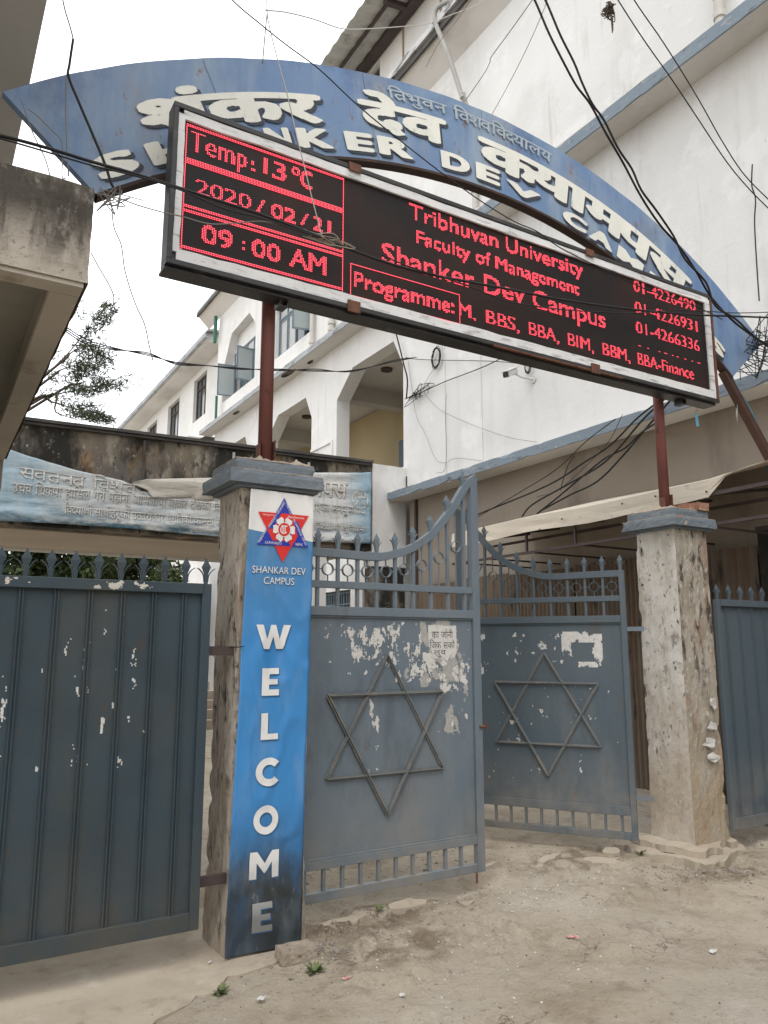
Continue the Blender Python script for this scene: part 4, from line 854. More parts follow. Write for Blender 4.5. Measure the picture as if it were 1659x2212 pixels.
# pilasters, slight plaster steps
for y in (10.35, 9.35): box('pilaster', 'white_wall', (XW-.018, y, 4.42), (XW, y+.035, 8.2), cb)
box('pilaster', 'white_wall', (XW-.05, 3.0, 8.5), (XW, 4.6, 12.1), cb); box('pilaster', 'white_wall', (XW-.05, 2.2, 4.5), (XW, 3.95, 8.2), cb)
box('panel_moulding', 'white_wall', (XW-.03, 14.62, 6.05), (XW, 15.72, 6.11), cb); box('panel_moulding', 'white_wall', (XW-.03, 14.62, 4.7), (XW, 14.68, 6.05), cb)
def ledge(name, y0_, y1_, x0_, z0_, z1_, m_top, m_edge, seed, xin=XW):
    box(name, m_top, (x0_+.02, y0_, z0_), (xin, y1_, z1_), cb)
    # chipped painted nose of the ledge
    N = int((y1_-max(y0_, 2))/.06); mb = MB(); ys = [y0_]+[max(y0_, 2)+(y1_-max(y0_, 2))*i/N for i in range(N+1)]
    vs = []; fs = []
    for y in ys:
        c1 = max(0, noise.fractal(Vector((y*2.2, seed, 0)), .8, 2, 4)-.15)*.10; c2 = max(0, noise.fractal(Vector((y*2.2, seed, 7)), .8, 2, 4)-.2)*.07
        vs += [(x0_, y, z0_-.004+c2), (x0_+.021, y, z0_-.004+c2*.4), (x0_+.021, y, z1_+.004), (x0_, y, z1_+.004-c1)]
    for i in range(len(ys)-1):
        for k in range(4): fs.append((4*i+k, 4*i+(k+1) % 4, 4*i+4+(k+1) % 4, 4*i+4+k))
    fs += [(0, 1, 2, 3), tuple(4*(len(ys)-1)+k for k in (3, 2, 1, 0))]
    mb.add(vs, fs).build(name+'_edge', m_edge, cb)
ledge('ledge', YR, 11.75, XL, 4.21, 4.34, 'soffit', 'ledge_blue', 1)
ledge('ledge', YR, 11.6, XL, 8.33, 8.50, 'soffit', 'ledge_blue', 4); ledge('ledge', 11.6, 23.2, XL, 8.22, 8.35, 'soffit', 'ledge_grey', 8)
# top eave: sloping soffit and a gutter board above a black line
MB().add([(XW, YR, 12.12), (XW, 23.9, 12.12), (XL, 23.9, 12.50), (XL, YR, 12.50), (XW, YR, 12.30), (XW, 23.9, 12.30), (XL, 23.9, 12.60), (XL, YR, 12.60)],
         [(0, 1, 2, 3), (4, 5, 6, 7), (0, 4, 5, 1), (1, 5, 6, 2), (2, 6, 7, 3), (3, 7, 4, 0)]).build('eave_soffit', 'soffit', cb)
box('eave_edge', 'black_edge', (XL-.05, YR, 12.46), (XL-.002, 23.9, 12.58), cb); box('gutter', 'gutter', (XL-.09, YR, 12.60), (XL-.002, 14.5, 12.74), cb); box('eave_top', 'ledge_grey', (XL-.03, 14.5, 12.60), (XL+.4, 23.9, 12.68), cb)
box('roof_slab', 'ledge_grey', (XL, YR, 12.62), (15, YE, 12.72), cb); box('end_wall', 'white_wall', (XW+.31, YE-.3, 4.7), (15, YE, 12.1), cb); box('end_wall', 'white_wall', (XW+.31, YE-.3, 0), (15, YE, 4.68), cb); box('back_wall', 'white_wall', (15, YR, -.1), (15.3, YE, 12.6), cb); box('end_wall', 'white_wall', (XW, YR-.3, -.1), (15.3, YR-.01, 12.6), cb)
# top storey set back, with its windows, battens and corrugated roof
ts = 13.9
wallX('top_storey_wall', 'white_wall', [[(YR, 12.72), (15.4, 12.72), (15.4, 14.50), (YR, 14.50)], [(12.86, 13.35), (13.75, 13.35), (13.75, 14.40), (12.86, 14.40)], [(9.0, 13.4), (10.25, 13.4), (10.25, 14.6-.2), (9.0, 14.4)]], 7.62, 7.8)
for y in (11.86, 10.5): box('batten', 'wood', (7.60, y, 12.8), (7.62, y+.05, 14.5), cb)
# corrugated eave sheet
N = 150; vs = []; fs = []
for i in range(N+1):
    y = 4.0+11.2*i/N; c = .022*math.sin(i*2*math.pi/5)
    for x, z in ((6.55, 14.42), (7.1, 14.52), (7.7, 14.62), (9.4, 14.9)): vs.append((x, y, z+c))
for i in range(N):
    for k in range(3): fs.append((4*i+k, 4*i+k+1, 4*i+k+5, 4*i+k+4))
rf = MB().add(vs, fs).build('roof_sheet', 'roof_sheet', cb); md = rf.modifiers.new('s', 'SOLIDIFY'); md.thickness = .01
MB().bar((7.0, 4, 14.44), (7.0, 15.1, 14.44), .05, .08, (0, 0, 1)).build('purlin', 'beam_dark', cb); MB().bar((7.48, 4, 14.50), (7.48, 15.1, 14.50), .20, .12, (0, 0, 1)).build('purlin', 'beam_dark', cb)
for y in (11.45, 8.2): MB().bar((6.9, y, 14.40), (7.6, y, 14.52), .12, .10, (0, 0, 1)).build('rafter', 'beam_dark', cb)
# balcony rooms behind the arches
box('balcony_ceiling', 'soffit', (XW+.32, 11.2, 7.62), (11, YE-.3, 7.75), cb); box('balcony_back_wall', 'yellow_wall', (9.6, 11.2, 4.6), (9.8, YE-.3, 7.6), cb)
box('balcony_floor', 'conc_soffit', (XW+.32, 11.2, 4.5), (11, YE-.3, 4.62), cb); box('balcony_side_wall', 'yellow_wall', (XW+.32, 11.18, 4.6), (9.6, 11.3, 7.6), cb)
for y in (15.0, 19.1): box('balcony_beam', 'soffit', (XW+.32, y, 7.25), (9.6, y+.3, 7.62), cb)
for y in (13.7, 17.8):
    l_ = MB(); l_.tube([(8.3, y, 7.62), (8.3, y, 7.57)], .13, 14); l_.build('ceiling_lamp', 'beam_dark', cb, smooth=False)
box('room_door', 'win_frame', (9.55, 12.4, 4.65), (9.59, 13.5, 6.3), cb); box('room_window', 'win_frame', (9.55, 14.2, 5.1), (9.59, 15.2, 6.5), cb)
def window(y0_, y1_, z0_, z1_, x, n=3, top=.36, open_=(), pale=(), parent=cb, m='win_frame', glass='glass'):
    """framed window facing -x; sashes are sub-parts; open sashes swing out"""
    w_ = bpy.data.objects.new('window', None); COL.objects.link(w_); w_.parent = parent; w_.location = Vector((x, (y0_+y1_)/2, z0_))-wloc(parent); w_.empty_display_size = .1
    fr = MB(); t_ = .045
    fr.box((x, y0_, z0_), (x+.07, y1_, z0_+t_)).box((x, y0_, z1_-t_), (x+.07, y1_, z1_)).box((x, y0_, z0_+t_), (x+.07, y0_+t_, z1_-t_)).box((x, y1_-t_, z0_+t_), (x+.07, y1_, z1_-t_))
    zt = z1_-top
    if top: fr.box((x, y0_+t_, zt-.02), (x+.07, y1_-t_, zt+.02))
    for i in range(1, n): y = y0_+(y1_-y0_)*i/n; fr.box((x, y-.02, z0_+t_), (x+.07, y+.02, zt-.02)); 
    if top:
        for i in range(1, n): y = y0_+(y1_-y0_)*i/n; fr.box((x, y-.02, zt+.02), (x+.07, y+.02, z1_-t_))
    fr.build('frame', m, w_)
    for i in range(n):
        a = y0_+t_+(y1_-y0_-2*t_)*i/n+.012; b = y0_+t_+(y1_-y0_-2*t_)*(i+1)/n-.012
        if top: MB().box((x+.03, a, zt+.022), (x+.036, b, z1_-t_)).build('pane', 'shutter_pale' if pale else glass, w_)
        if i in open_:
            L = b-a; hinge = a if open_[i] > 0 else b; sg = 1 if open_[i] > 0 else -1; ang = math.radians(abs(open_[i]))
            d = Vector((-math.sin(ang), sg*math.cos(ang), 0)); p = Vector((x, hinge, 0)); za, zb = z0_+t_, zt-.02
            s_ = MB(); q = p+d*L
            for (u, v) in ((p, q),):
                s_.bar((u.x, u.y, za+.02), (v.x, v.y, za+.02), .03, .04, (0, 0, 1)); s_.bar((u.x, u.y, zb-.02), (v.x, v.y, zb-.02), .03, .04, (0, 0, 1))
                s_.bar((u.x, u.y, za), (u.x, u.y, zb), .03, .04, tuple(d)); s_.bar((v.x, v.y, za), (v.x, v.y, zb), .03, .04, tuple(d))
            s_.build('open_sash', m, w_)
            g_ = MB(); g_.bar((p.x, p.y, (za+zb)/2), (q.x, q.y, (za+zb)/2), .004, zb-za-.06, (0, 0, 1)); g_.build('pane', 'glass_pale', w_)
        else:
            pm = 'shutter_pale' if i in pale else glass
            MB().box((x+.035, a, z0_+t_), (x+.045, b, zt-.02)).build('pane', pm, w_)
            if i in pale:
                s_ = MB(); s_.box((x+.02, a, z0_+t_), (x+.034, a+.05, zt-.02)).box((x+.02, b-.05, z0_+t_), (x+.034, b, zt-.02)).box((x+.02, a+.05, zt-.09), (x+.034, b-.05, zt-.02)).box((x+.02, a+.05, z0_+t_), (x+.034, b-.05, z0_+t_+.07)); s_.build('sash_frame', m, w_)
    return w_
window(15.94, 18.08, 9.14, 10.58, XW+.10, 4, .36, {0: 78}, (2, 3))
window(11.87, 14.03, 9.14, 10.58, XW+.10, 4, .36, {0: 60}, (2,))
window(19.64, 21.83, 9.14, 10.58, XW+.20, 4, .36, {1: 96, 3: -100}, (0,))
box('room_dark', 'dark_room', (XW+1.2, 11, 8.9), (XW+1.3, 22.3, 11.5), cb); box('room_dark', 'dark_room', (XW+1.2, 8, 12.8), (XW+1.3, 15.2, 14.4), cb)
window(12.88, 13.73, 13.37, 14.38, 7.66, 2, 0, {}, (), m='pipe'); window(9.02, 10.23, 13.42, 14.38, 7.66, 2, 0, {}, (), m='pipe')
for a, b in ((12.12, 13.28), (13.82, 15.18), (17.22, 18.58)):
    w_ = window(a, b, .92, 2.73, XW+.12, 3, .4)
    gr = MB()
    for i in range(1, 12): gr.box((XW+.06, a+(b-a)*i/12-.008, .94), (XW+.075, a+(b-a)*i/12+.008, 2.7))
    for k in range(4): gr.box((XW+.045, a+.01, 1.1+k*.45), (XW+.06, b-.01, 1.12+k*.45))
    gr.build('grille', 'win_frame', w_)
# downpipes
def pipe(pts, r, parent, rings=(), m='pipe', nm='downpipe'):
    p_ = MB().tube(pts, r, 10)
    for c in rings: c = Vector(c); p_.tube([c+Vector((0, 0, -.035)), c+Vector((0, 0, .035))], r*1.35, 10)
    return p_.build(nm, m, parent, smooth=False)
pipe([(7.38, 15.62, 8.42), (7.38, 15.62, 12.1)], .055, cb, [(7.38, 15.62, 8.55), (7.38, 15.62, 8.72), (7.38, 15.62, 9.6)])
pipe([(7.38, 14.60, 8.40), (7.38, 14.60, 12.1)], .06, cb, [(7.38, 14.60, 8.5), (7.38, 14.60, 8.66), (7.38, 14.60, 8.82)])
pipe([(7.32, 4.62, 8.62), (7.32, 4.62, 12.1)], .055, cb, [(7.32, 4.62, 8.66), (7.32, 4.62, 8.80), (7.32, 4.62, 9.1)])
pipe([(7.18, 4.75, 8.56), (7.16, 9.6, 8.56)], .045, cb, nm='ledge_pipe')
e1, e2 = AX(940, 30, 6.98), AX(999, 212, 7.1)
pipe(smooth_path([(7.30, e1.y-.5, e1.z+.12), (7.05, e1.y-.15, e1.z+.12), (6.98, e1.y, e1.z+.04), e1+Vector((0, -.03, -.25)), e1.lerp(e2, .5)+Vector((0, 0, 0)), e2], 4), .042, cb, [tuple(e1+Vector((0, 0, -.15)))], 'pipe_dirty')
pipe([e2+Vector((0, 0, .1)), (7.40, e2.y+.1, e2.z-.5), (7.40, e2.y+.1, 8.52)], .05, cb, [(7.40, e2.y+.1, 8.75), (7.40, e2.y+.1, 9.2)])
pipe([(7.3, 22.3, 8.38), (7.3, 22.3, 9.3)], .04, cb, (), 'pipe_green'); pipe([(7.3, 22.7, 11.2), (7.3, 22.7, 12.1)], .06, cb, (), 'pipe_green'); pipe([(7.46, 11.3, 4.2), (7.44, 11.3, .3)], .03, cb, (), 'beam_dark')
# peeled plaster under the left ledge
scr = MB()
for (cy, cx2, s_) in ((16.6, 7.22, .3), (15.6, 7.35, .12), (18.2, 7.2, .12), (20.3, 7.25, .2), (17.6, 7.15, .15)):
    pts = [(cx2+s_*.5*math.cos(k*.7)*random.uniform(.5, 1), cy+s_*1.6*math.sin(k*.7)*random.uniform(.6, 1)) for k in range(9)]
    scr.prism([pts], lambda a, b, d: (a, b, d), (8.212, 8.219))
scr.build('bare_patch', 'conc_dark', cb)

# ============================================================ BACK WING
bw = thing('building_wing', (8.3, 30, 0), 'further white wing with rounded black-edged eave, behind the stained beam', 'building')
ww = [(26.6, 28.15, 10.05, 11.75), (30.1, 31.8, 10.05, 11.7), (33.6, 35.3, 10.05, 11.65)]
wallX('wall', 'white_wall', [[(23.4, 3), (44, 3), (44, 12.3), (23.4, 12.3)]]+[[(a, c), (b, c), (b, d), (a, d)] for a, b, c, d in ww], 8.3, 8.6, bw)
for a, b, c, d in ww: window(a+.02, b-.02, c+.02, d-.02, 8.42, 3, .4, parent=bw, m='beam_dark', glass='glass')
box('room_dark', 'dark_room', (9.5, 24, 9), (9.6, 40, 12), bw)
prof = [(8.3, 12.0), (7.75, 12.0), (7.62, 12.03), (7.55, 12.12), (7.55, 12.22), (7.62, 12.30), (7.8, 12.33), (8.6, 12.35), (8.6, 12.2), (8.3, 12.2)]
MB().prism([prof], lambda a, b, d: (a, d, b), (24.6, 44)).build('eave', 'soffit', bw)
MB().prism([[(p[0]-.02, p[1]+.01) for p in prof[2:8]]+[(8.6, 12.42), (7.75, 12.42), (7.58, 12.36), (7.5, 12.26), (7.5, 12.08)]], lambda a, b, d: (a, d, b), (24.4, 44)).build('eave_crust', 'ledge_grey', bw)
box('end_wall', 'white_wall', (8.6, 23.2, 3), (15, 23.4, 12.3), bw); box('roof_slab', 'ledge_grey', (8.61, 23.4, 12.30), (15, 44, 12.4), bw)
MB().prism([[(7.0, 8.05), (7.3, 8.25), (8.3, 8.25), (8.3, 8.1), (7.35, 8.12), (7.05, 7.95)]], lambda a, b, d: (a, d, b), (23.3, 25.2)).build('porch_hood', 'black_edge', bw)
box('wing_ledge', 'soffit', (7.3, 25.2, 8.6), (8.3, 44, 8.72), bw)

# ============================================================ ENTRANCE PORCH BEAM behind the gate
YP = 11.67
pb = thing('porch_beam', (3, YP, 3.25), 'long mould-blackened concrete porch beam behind the faded blue banner', 'concrete beam')
edges_x = [-6, -1.2, 1.76, 3.2, 4.9, 5.6]
zt = lambda x: 4.78+.015*(x-1)
for a, b in zip([-6, -1.5, 2.72, 4.15, 5.5], [-1.52, 2.70, 4.13, 5.48, 6.74]):
    MB().add([(a, YP, 3.27), (b, YP, 3.27), (b, YP+.3, 3.27), (a, YP+.3, 3.27), (a, YP, zt(a)), (b, YP, zt(b)), (b, YP+.3, zt(b)), (a, YP+.3, zt(a))], [(0, 3, 2, 1), (4, 5, 6, 7), (0, 1, 5, 4), (1, 2, 6, 5), (2, 3, 7, 6), (3, 0, 4, 7)]).build('panel', 'conc_dark', pb)
for z, d in ((4.74, .06), (4.79, .09)):
    MB().bar((-6, YP+.10, zt(-6)-4.78+z+.0), (6.74, YP+.10, zt(6.74)-4.78+z), .2+2*d, .035 if d < .08 else .045, (0, 0, 1)).build('coping', 'black_edge', pb)
for x in (2.71, 4.14, 5.49): box('joint_pipe', 'black_edge' if x < 4 else 'cable_white', (x-.02, YP-.03, 3.6), (x+.02, YP-.005, 4.72), pb)
box('porch_soffit', 'beam_soffit', (-6, YP+.3, 3.25), (6.72, YP+2.6, 3.45), pb); box('porch_slab_edge', 'print_white', (-6, YP+2.6, 3.2), (6.7, YP+2.66, 3.5), pb)
MB().box((6.76, YP-.02, 3.0), (XW, YP+.3, 4.86)).build('end_panel', 'white_wall', pb, sub=4, disp=.01)
MB().box((6.76, YP, .0), (XW-.02, YP+.25, 2.98)).build('end_panel', 'conc_dark', pb)
for x in (5.55,): box('column', 'white_wall', (x, YP+.02, -.05), (x+.32, YP+.34, 3.24), pb)
# faded banner stretched over the beam
fb = thing('faded_banner', (3.7, YP-.1, 3.8), 'torn sun-bleached blue banner with pale lettering stretched across the porch beam', 'banner')
TOP = [(.3, 4.40), (.74, 4.33), (1.32, 4.21), (1.8, 4.12), (2.4, 4.05), (2.55, 3.98), (2.7, 3.92), (3.1, 3.92), (3.4, 3.96), (3.8, 4.02), (4.4, 4.28), (5.0, 4.46), (5.7, 4.56), (6.3, 4.62), (6.70, 4.68)]
BOT = [(.3, 3.28), (1.5, 3.32), (2.4, 3.33), (3.88, 3.31), (4.8, 3.33), (6.0, 3.36), (6.72, 3.38)]
def lerpt(T, x):
    for (a, za), (b, zb) in zip(T, T[1:]):
        if x <= b: return za+(zb-za)*max(0, x-a)/(b-a)
    return T[-1][1]
def fy(x, z): return YP-.045-.05*max(0, math.sin(x*2.1+z*1.5))*.6 + .018*noise.fractal(Vector((x*1.3, 0, z*8)), .8, 2, 4) - .03*max(0, 1-abs(z-3.42)/.12)
NX, NZ = 150, 34; vs = []; fs = []
for j in range(NZ+1):
    for i in range(NX+1):
        x = .3+6.4*i/NX; a, b = lerpt(BOT, x)+.012*noise.noise(Vector((x*4, 1, 0))), lerpt(TOP, x)+.01*noise.noise(Vector((x*5, 2, 0))); z = a+(b-a)*j/NZ; vs.append((x, fy(x, z), z))
for j in range(NZ):
    for i in range(NX): k = j*(NX+1)+i; fs.append((k, k+1, k+NX+2, k+NX+1))
c_ = MB().add(vs, fs).build('cloth', 'old_banner', fb, smooth=True); md = c_.modifiers.new('s', 'SOLIDIFY'); md.thickness = .004
# folded-over strip showing the bare back of the cloth
vs = []; fs = []
for i in range(61):
    x = 2.55+1.9*i/60; zt_ = lerpt([(2.55, 4.03), (2.75, 4.10), (3.5, 4.20), (4.45, 4.34)], x); zb_ = lerpt([(2.55, 4.0), (2.78, 3.93), (2.85, 3.82), (3.5, 3.90), (3.52, 3.80), (4.45, 4.05)], x)
    for k in range(5): z = zb_+(zt_-zb_)*k/4; vs.append((x, fy(x, z)-.03-.02*math.sin(k*1.4+x*3), z))
for i in range(60):
    for k in range(4): fs.append((5*i+k, 5*i+k+1, 5*i+k+6, 5*i+k+5))
c_ = MB().add(vs, fs).build('folded_edge', 'back_cloth', fb, smooth=True); md = c_.modifiers.new('s', 'SOLIDIFY'); md.thickness = .004
def faded(toks, xa, xb, za, zb, sl=0, off=.006, m='old_text', sh=.010):
    VF = bolden(nepali(toks, 0), off*1.5, off*1.2, .02, .3); f = fit(VF[0], xa, xb, za, zb)
    def mp(dx, dy, dz): return lambda a, b: (f(a, b)[0]+dx, fy(f(a, b)[0], f(a, b)[1]+sl*(f(a, b)[0]-xa))+dy, f(a, b)[1]+sl*(f(a, b)[0]-xa)+dz)
    flat('lettering_shadow', VF, mp(sh, -.012, -sh), 'old_text_shade', fb); flat('lettering', VF, mp(0, -.020, 0), m, fb)
faded(['उ', 'च/', 'च', ' ', 'िश', 'क/', 'ष', 'ा', ' ', 'हा', 'िस', 'ल', ' ', 'ग', 'ने^', ' ', 'म', 'हा', 'न्', ' ', 'अ', 'िभ', 'ला', 'षा', ' ', 'बो', 'के', 'र', ' ', 'दे', 'श', 'का', ' ', 'िव', 'िभ'], .92, 4.06, 3.66, 3.90, .0)
faded(['िव', 'द/', 'या', 'थी^', ' ', 'सा', 'थी', 'ह', 'रू', 'को', ' ', 'उ', 'त/', 'त', 'रो', 'त/', 'त', 'र', ' ', 'प,', 'ग', 'ित', 'को', ' ', 'का', 'म', 'ना', ' ', 'स', 'िह'], 1.62, 4.06, 3.42, 3.64, .0)
faded(['स/', 'व', 'त', 'न/', 'त,', ' ', 'िव', 'श', 'व'], 1.0, 2.62, 3.93, 4.15, -.05, .012, 'old_text', .007)
faded(['क', 'म', 'प', 'स'], 5.2, 6.22, 4.12, 4.42, .02, .02, 'old_text', .014)
faded(['नु', ' ', 'भ', 'ए', 'का', ' ', 'स', 'म/', 'पू', 'ण'], 5.35, 6.35, 3.82, 4.0, .02)
faded(['व', 'ल', ' ', 'िव', 'द/', 'या', 'थी', ' ', 'यु', 'िन', 'य', 'न'], 5.35, 6.55, 3.52, 3.68, .02)
# small round crest printed on the banner
crx, crz = 6.47, 4.16
for lps, nm in (([arc(crx, crz, .16, .17, 0, 345, 24), arc(crx, crz, .14, .15, 345, 0, 24)], 'crest_ring'),):
    flat(nm, poly(lps), lambda a, b: (a, fy(a, b)-.02, b), 'old_text', fb)
for s_, a, b, c, d in (('FSU', crx-.10, crx+.10, crz+.02, crz+.12), ('NEPAL', crx-.12, crx+.12, crz-.25, crz-.19)):
    V, F = text_tris(s_, .03); f = fit(V, a, b, c, d); flat('lettering', (V, F), lambda p, q: (f(p, q)[0], fy(*f(p, q))-.022, f(p, q)[1]), 'old_text', fb)
flat('crest_peak', stroke([(crx-.09, crz-.1), (crx, crz+.02), (crx+.09, crz-.1)], .02), lambda a, b: (a, fy(a, b)-.02, b), 'old_text', fb)

# ============================================================ CONCRETE SLAB BUILDING at upper left
sb = thing('concrete_shelter', (-1.5, 5.5, 3.28), 'old weathered concrete roof slab jutting in at the upper left, streaked black along its top', 'concrete building')
XS = .537; YS = 3.6
MB().add([(-5, YS, 3.27), (XS, YS+.0, 3.285), (XS, 7.6, 3.285), (-5, 7.6, 3.27), (-5, YS, 3.80), (XS-.006, YS, 3.772), (XS-.006, 7.6, 3.772), (-5, 7.6, 3.80)],
         [(4, 5, 6, 7), (0, 1, 5, 4), (1, 2, 6, 5), (2, 3, 7, 6), (3, 0, 4, 7)]).build('fascia', 'conc_old', sb, sub=30, disp=.010)
box('soffit_beam', 'conc_soffit', (XS-.15, YS+.13, 3.262), (XS-.02, 7.58, 3.30), sb); box('soffit_beam', 'conc_soffit', (-5, YS+.01, 3.262), (XS-.02, YS+.125, 3.30), sb)
box('soffit_panel', 'conc_recess', (-5, YS+.13, 3.42), (XS-.15, 7.58, 3.47), sb); box('recess_side', 'conc_recess', (XS-.155, YS+.13, 3.30), (XS-.15, 7.58, 3.42), sb)
box('support_wall', 'conc_soffit', (-.95, 4.3, -.1), (-.75, 7.4, 3.26), sb)
MB().add([(-5, 2.0, 5.5), (.33, 2.0, 5.5), (.315, 7.2, 5.5), (-5, 7.2, 5.5), (-5, 2.0, 5.8), (.33, 2.0, 5.8), (.315, 7.2, 5.8), (-5, 7.2, 5.8)],
         [(0, 3, 2, 1), (4, 5, 6, 7), (0, 1, 5, 4), (1, 2, 6, 5), (2, 3, 7, 6), (3, 0, 4, 7)]).build('upper_slab', 'soffit', sb, sub=6, disp=.01)
box('upper_wall', 'white_wall', (-.6, 3.8, 3.81), (-.3, 7.0, 5.49), sb)
MB().add([(-5, 2.2, 5.82), (.15, 2.2, 5.82), (.13, 7.0, 5.82), (-5, 7.0, 5.82), (-5, 2.2, 12), (.15, 2.2, 12), (.13, 7.0, 12), (-5, 7.0, 12)],
         [(0, 3, 2, 1), (4, 5, 6, 7), (0, 1, 5, 4), (1, 2, 6, 5), (2, 3, 7, 6), (3, 0, 4, 7)]).build('blocker_storey', 'white_wall', sb)  # unseen mass above the slab, added to block sky light from the left
box('back_return', 'conc_soffit', (-5, 7.59, 3.0), (XS-.02, 7.75, 3.75), sb)

# ============================================================ UNSEEN HOUSES ACROSS THE STREET (added behind the viewer to block sky light)
def blocker_house(x0_, x1_, y0_, y1_, h, label, m):
    t = thing('blocker_house', ((x0_+x1_)/2, (y0_+y1_)/2, 0), label, 'house', 'unseen houses added across the street to block sky light')
    box('wall', m, (x0_, y0_, -.1), (x1_, y1_, h), t); box('roof', 'ledge_grey', (x0_-.3, y0_-.3, h), (x1_+.3, y1_+.4, h+.2), t)
    n_ = int((x1_-x0_)/2.2)
    for k in range(n_):
        for f_ in range(int(h/3.1)):
            cx3 = x0_+(k+.5)*(x1_-x0_)/n_
            if f_: box('window', 'win_frame', (cx3-.6, y1_+.005, 1+f_*3.1), (cx3+.6, y1_+.06, 2.3+f_*3.1), t)
            else: box('shutter', 'gate_dark', (cx3-.9, y1_+.005, .05), (cx3+.9, y1_+.06, 2.5), t)
blocker_house(-16, -5, -20, -12.0, 6.6, 'unseen three storey cream house left of the viewer, added to block sky light', 'beige_wall')
blocker_house(-4.8, 6.5, -20, -12.4, 8.6, 'unseen taller grey house directly behind the viewer, added to block sky light', 'conc_soffit')
blocker_house(6.8, 17, -20, -12.2, 6.6, 'unseen three storey house right of the viewer, added to block sky light', 'white_wall')

# ============================================================ AWNING and its frame
aw = thing('tarp_awning', (6.6, 6, 3), 'sagging cream tarpaulin awning along the wall behind the right-hand pillar', 'awning')
XA = 6.1; vs = []; fs = []
ys = [3.62, 3.75, 3.9, 4.05, 4.2, 4.37, 4.6]+[4.6+.25*i for i in range(1, 16)]
for y in ys:
    k = max(0, (4.40-y)/.8); zb = 2.925+.012*math.sin(y*3)+k*.55*k*2+.16*min(1, k*3); zt_ = 3.115+.01*math.sin(y*2)+k*.06
    zb = min(zb, zt_-.004)
    xo = XA-.012*math.sin(y*4)
    for (x, z) in ((xo-.010+.12*k, zb), (xo+.006*math.sin(y*5), zb*.66+zt_*.34), (xo+.004, zb*.33+zt_*.67), (xo+.010, zt_-.006), (xo+.03, zt_+.004), (XW+.03, zt_+.36)): vs.append((x, y, z))
for i in range(len(ys)-1):
    for k in range(5): fs.append((6*i+k, 6*i+k+1, 6*i+k+7, 6*i+k+6))
c_ = MB().add(vs, fs).build('tarpaulin', 'tarp', aw); md = c_.modifiers.new('s', 'SOLIDIFY'); md.thickness = .004
for a, b, w_ in (((6.14, 3.4, 2.98), (6.14, 8.4, 2.98), .035), ((6.14, 3.4, 2.70), (6.14, 8.4, 2.70), .03), ((6.8, 3.4, 2.98), (6.8, 8.4, 2.98), .03)):
    MB().bar(a, b, w_, w_, (0, 0, 1)).build('rail', 'beam_dark', aw)
for y in (3.7, 4.5, 5.3, 6.1, 6.9, 7.7, 8.3):
    MB().bar((6.14, y, 2.70), (6.14, y, 2.98), .025, .025).build('strut', 'beam_dark', aw); MB().bar((6.14, y, 2.99), (7.45, y, 3.2), .03, .03, (0, 0, 1)).build('rafter', 'beam_dark', aw); MB().bar((6.14, y, 2.71), (7.45, y, 2.71), .02, .02, (0, 0, 1)).build('tie', 'beam_dark', aw)
for y in (8.3,): box('prop', 'beam_dark', (6.12, y-.02, -.05), (6.16, y+.02, 2.7), aw)
scraps(aw, [], 0, .01, 'paper', 1)
for q in ((1180, 1150), (1228, 1127), (1358, 1094), (1540, 1068), (1430, 1078)):
    p_ = AX(q[0]-15, q[1]-6, XA-.03); MB().tube([(p_.x, p_.y, p_.z), (p_.x+.01, p_.y, p_.z)], .010, 8).build('eyelet', 'beam_dark', aw)
cs = thing('corrugated_screen', (7.3, 7.8, 0), 'rust-streaked tan corrugated sheeting under the cream awning, behind the star gates', 'corrugated screen')
def corr(y0_, y1_, z0_, z1_, x, m, nm):
    n_ = int((y1_-y0_)/.0125); vs = []; fs = []
    for i in range(n_+1):
        y = y0_+(y1_-y0_)*i/n_; c = .010*math.sin(i*6.283/6)
        vs += [(x+c, y, z0_), (x+c, y, z1_)]
    for i in range(n_): fs.append((2*i, 2*i+1, 2*i+3, 2*i+2))
    return MB().add(vs, fs).build(nm, m, cs)
for k in range(5): corr(4.7+1.3*k, 4.7+1.3*(k+1)-.01, -.02, 2.62+.03*(k % 2), 7.28+.012*(k % 2), 'rusty_tan', 'sheet')
for z in (.5, 1.5, 2.5): MB().bar((7.33, 4.7, z), (7.33, 11.2, z), .03, .04, (0, 0, 1)).build('rail', 'beam_dark', cs)
mw = thing('mould_wall', (7.3, 1.2, 0), 'black-moulded low wall behind the ribbed gate leaf at the right edge', 'wall')
box('wall', 'conc_black', (7.25, -3, -.1), (7.44, 4.66, 2.75), mw); box('coping', 'beam_dark', (7.22, -3, 2.752), (7.46, 4.66, 2.80), mw)
for y in (3.4, 4.3): box('brace', 'beam_dark', (7.20, y, 1.9), (7.235, y+.03, 3.3), mw)


# ============================================================ TREES
def leafcloud(mb, c, rx, ry, rz_, n, size, aspect=3.0, dirv=None):
    for _ in range(n):
        while True:
            u = Vector((random.uniform(-1, 1), random.uniform(-1, 1), random.uniform(-1, 1)))
            if u.length < 1: break
        p = Vector(c)+Vector((u.x*rx, u.y*ry, u.z*rz_))
        d = Vector((random.gauss(0, 1), random.gauss(0, 1), random.gauss(0, 1))).normalized()
        if dirv: d = (d+Vector(dirv)*1.1).normalized()
        s = d.cross(Vector((random.gauss(0, 1), random.gauss(0, 1), random.gauss(0, 1)))).normalized(); L = size*random.uniform(.6, 1.4)
        mb.add([p-s*L/aspect/2, p+d*L*.5-s*L/aspect*.6, p+d*L, p+s*L/aspect/2], [(0, 1, 2, 3)])
ft = thing('feathery_tree', (-.6, 13, 0), 'feathery needle-leaved tree against the white sky behind the left slab', 'tree')
YT = 13.0; q = lambda x, y, dy=0: AY(x, y, YT+dy)
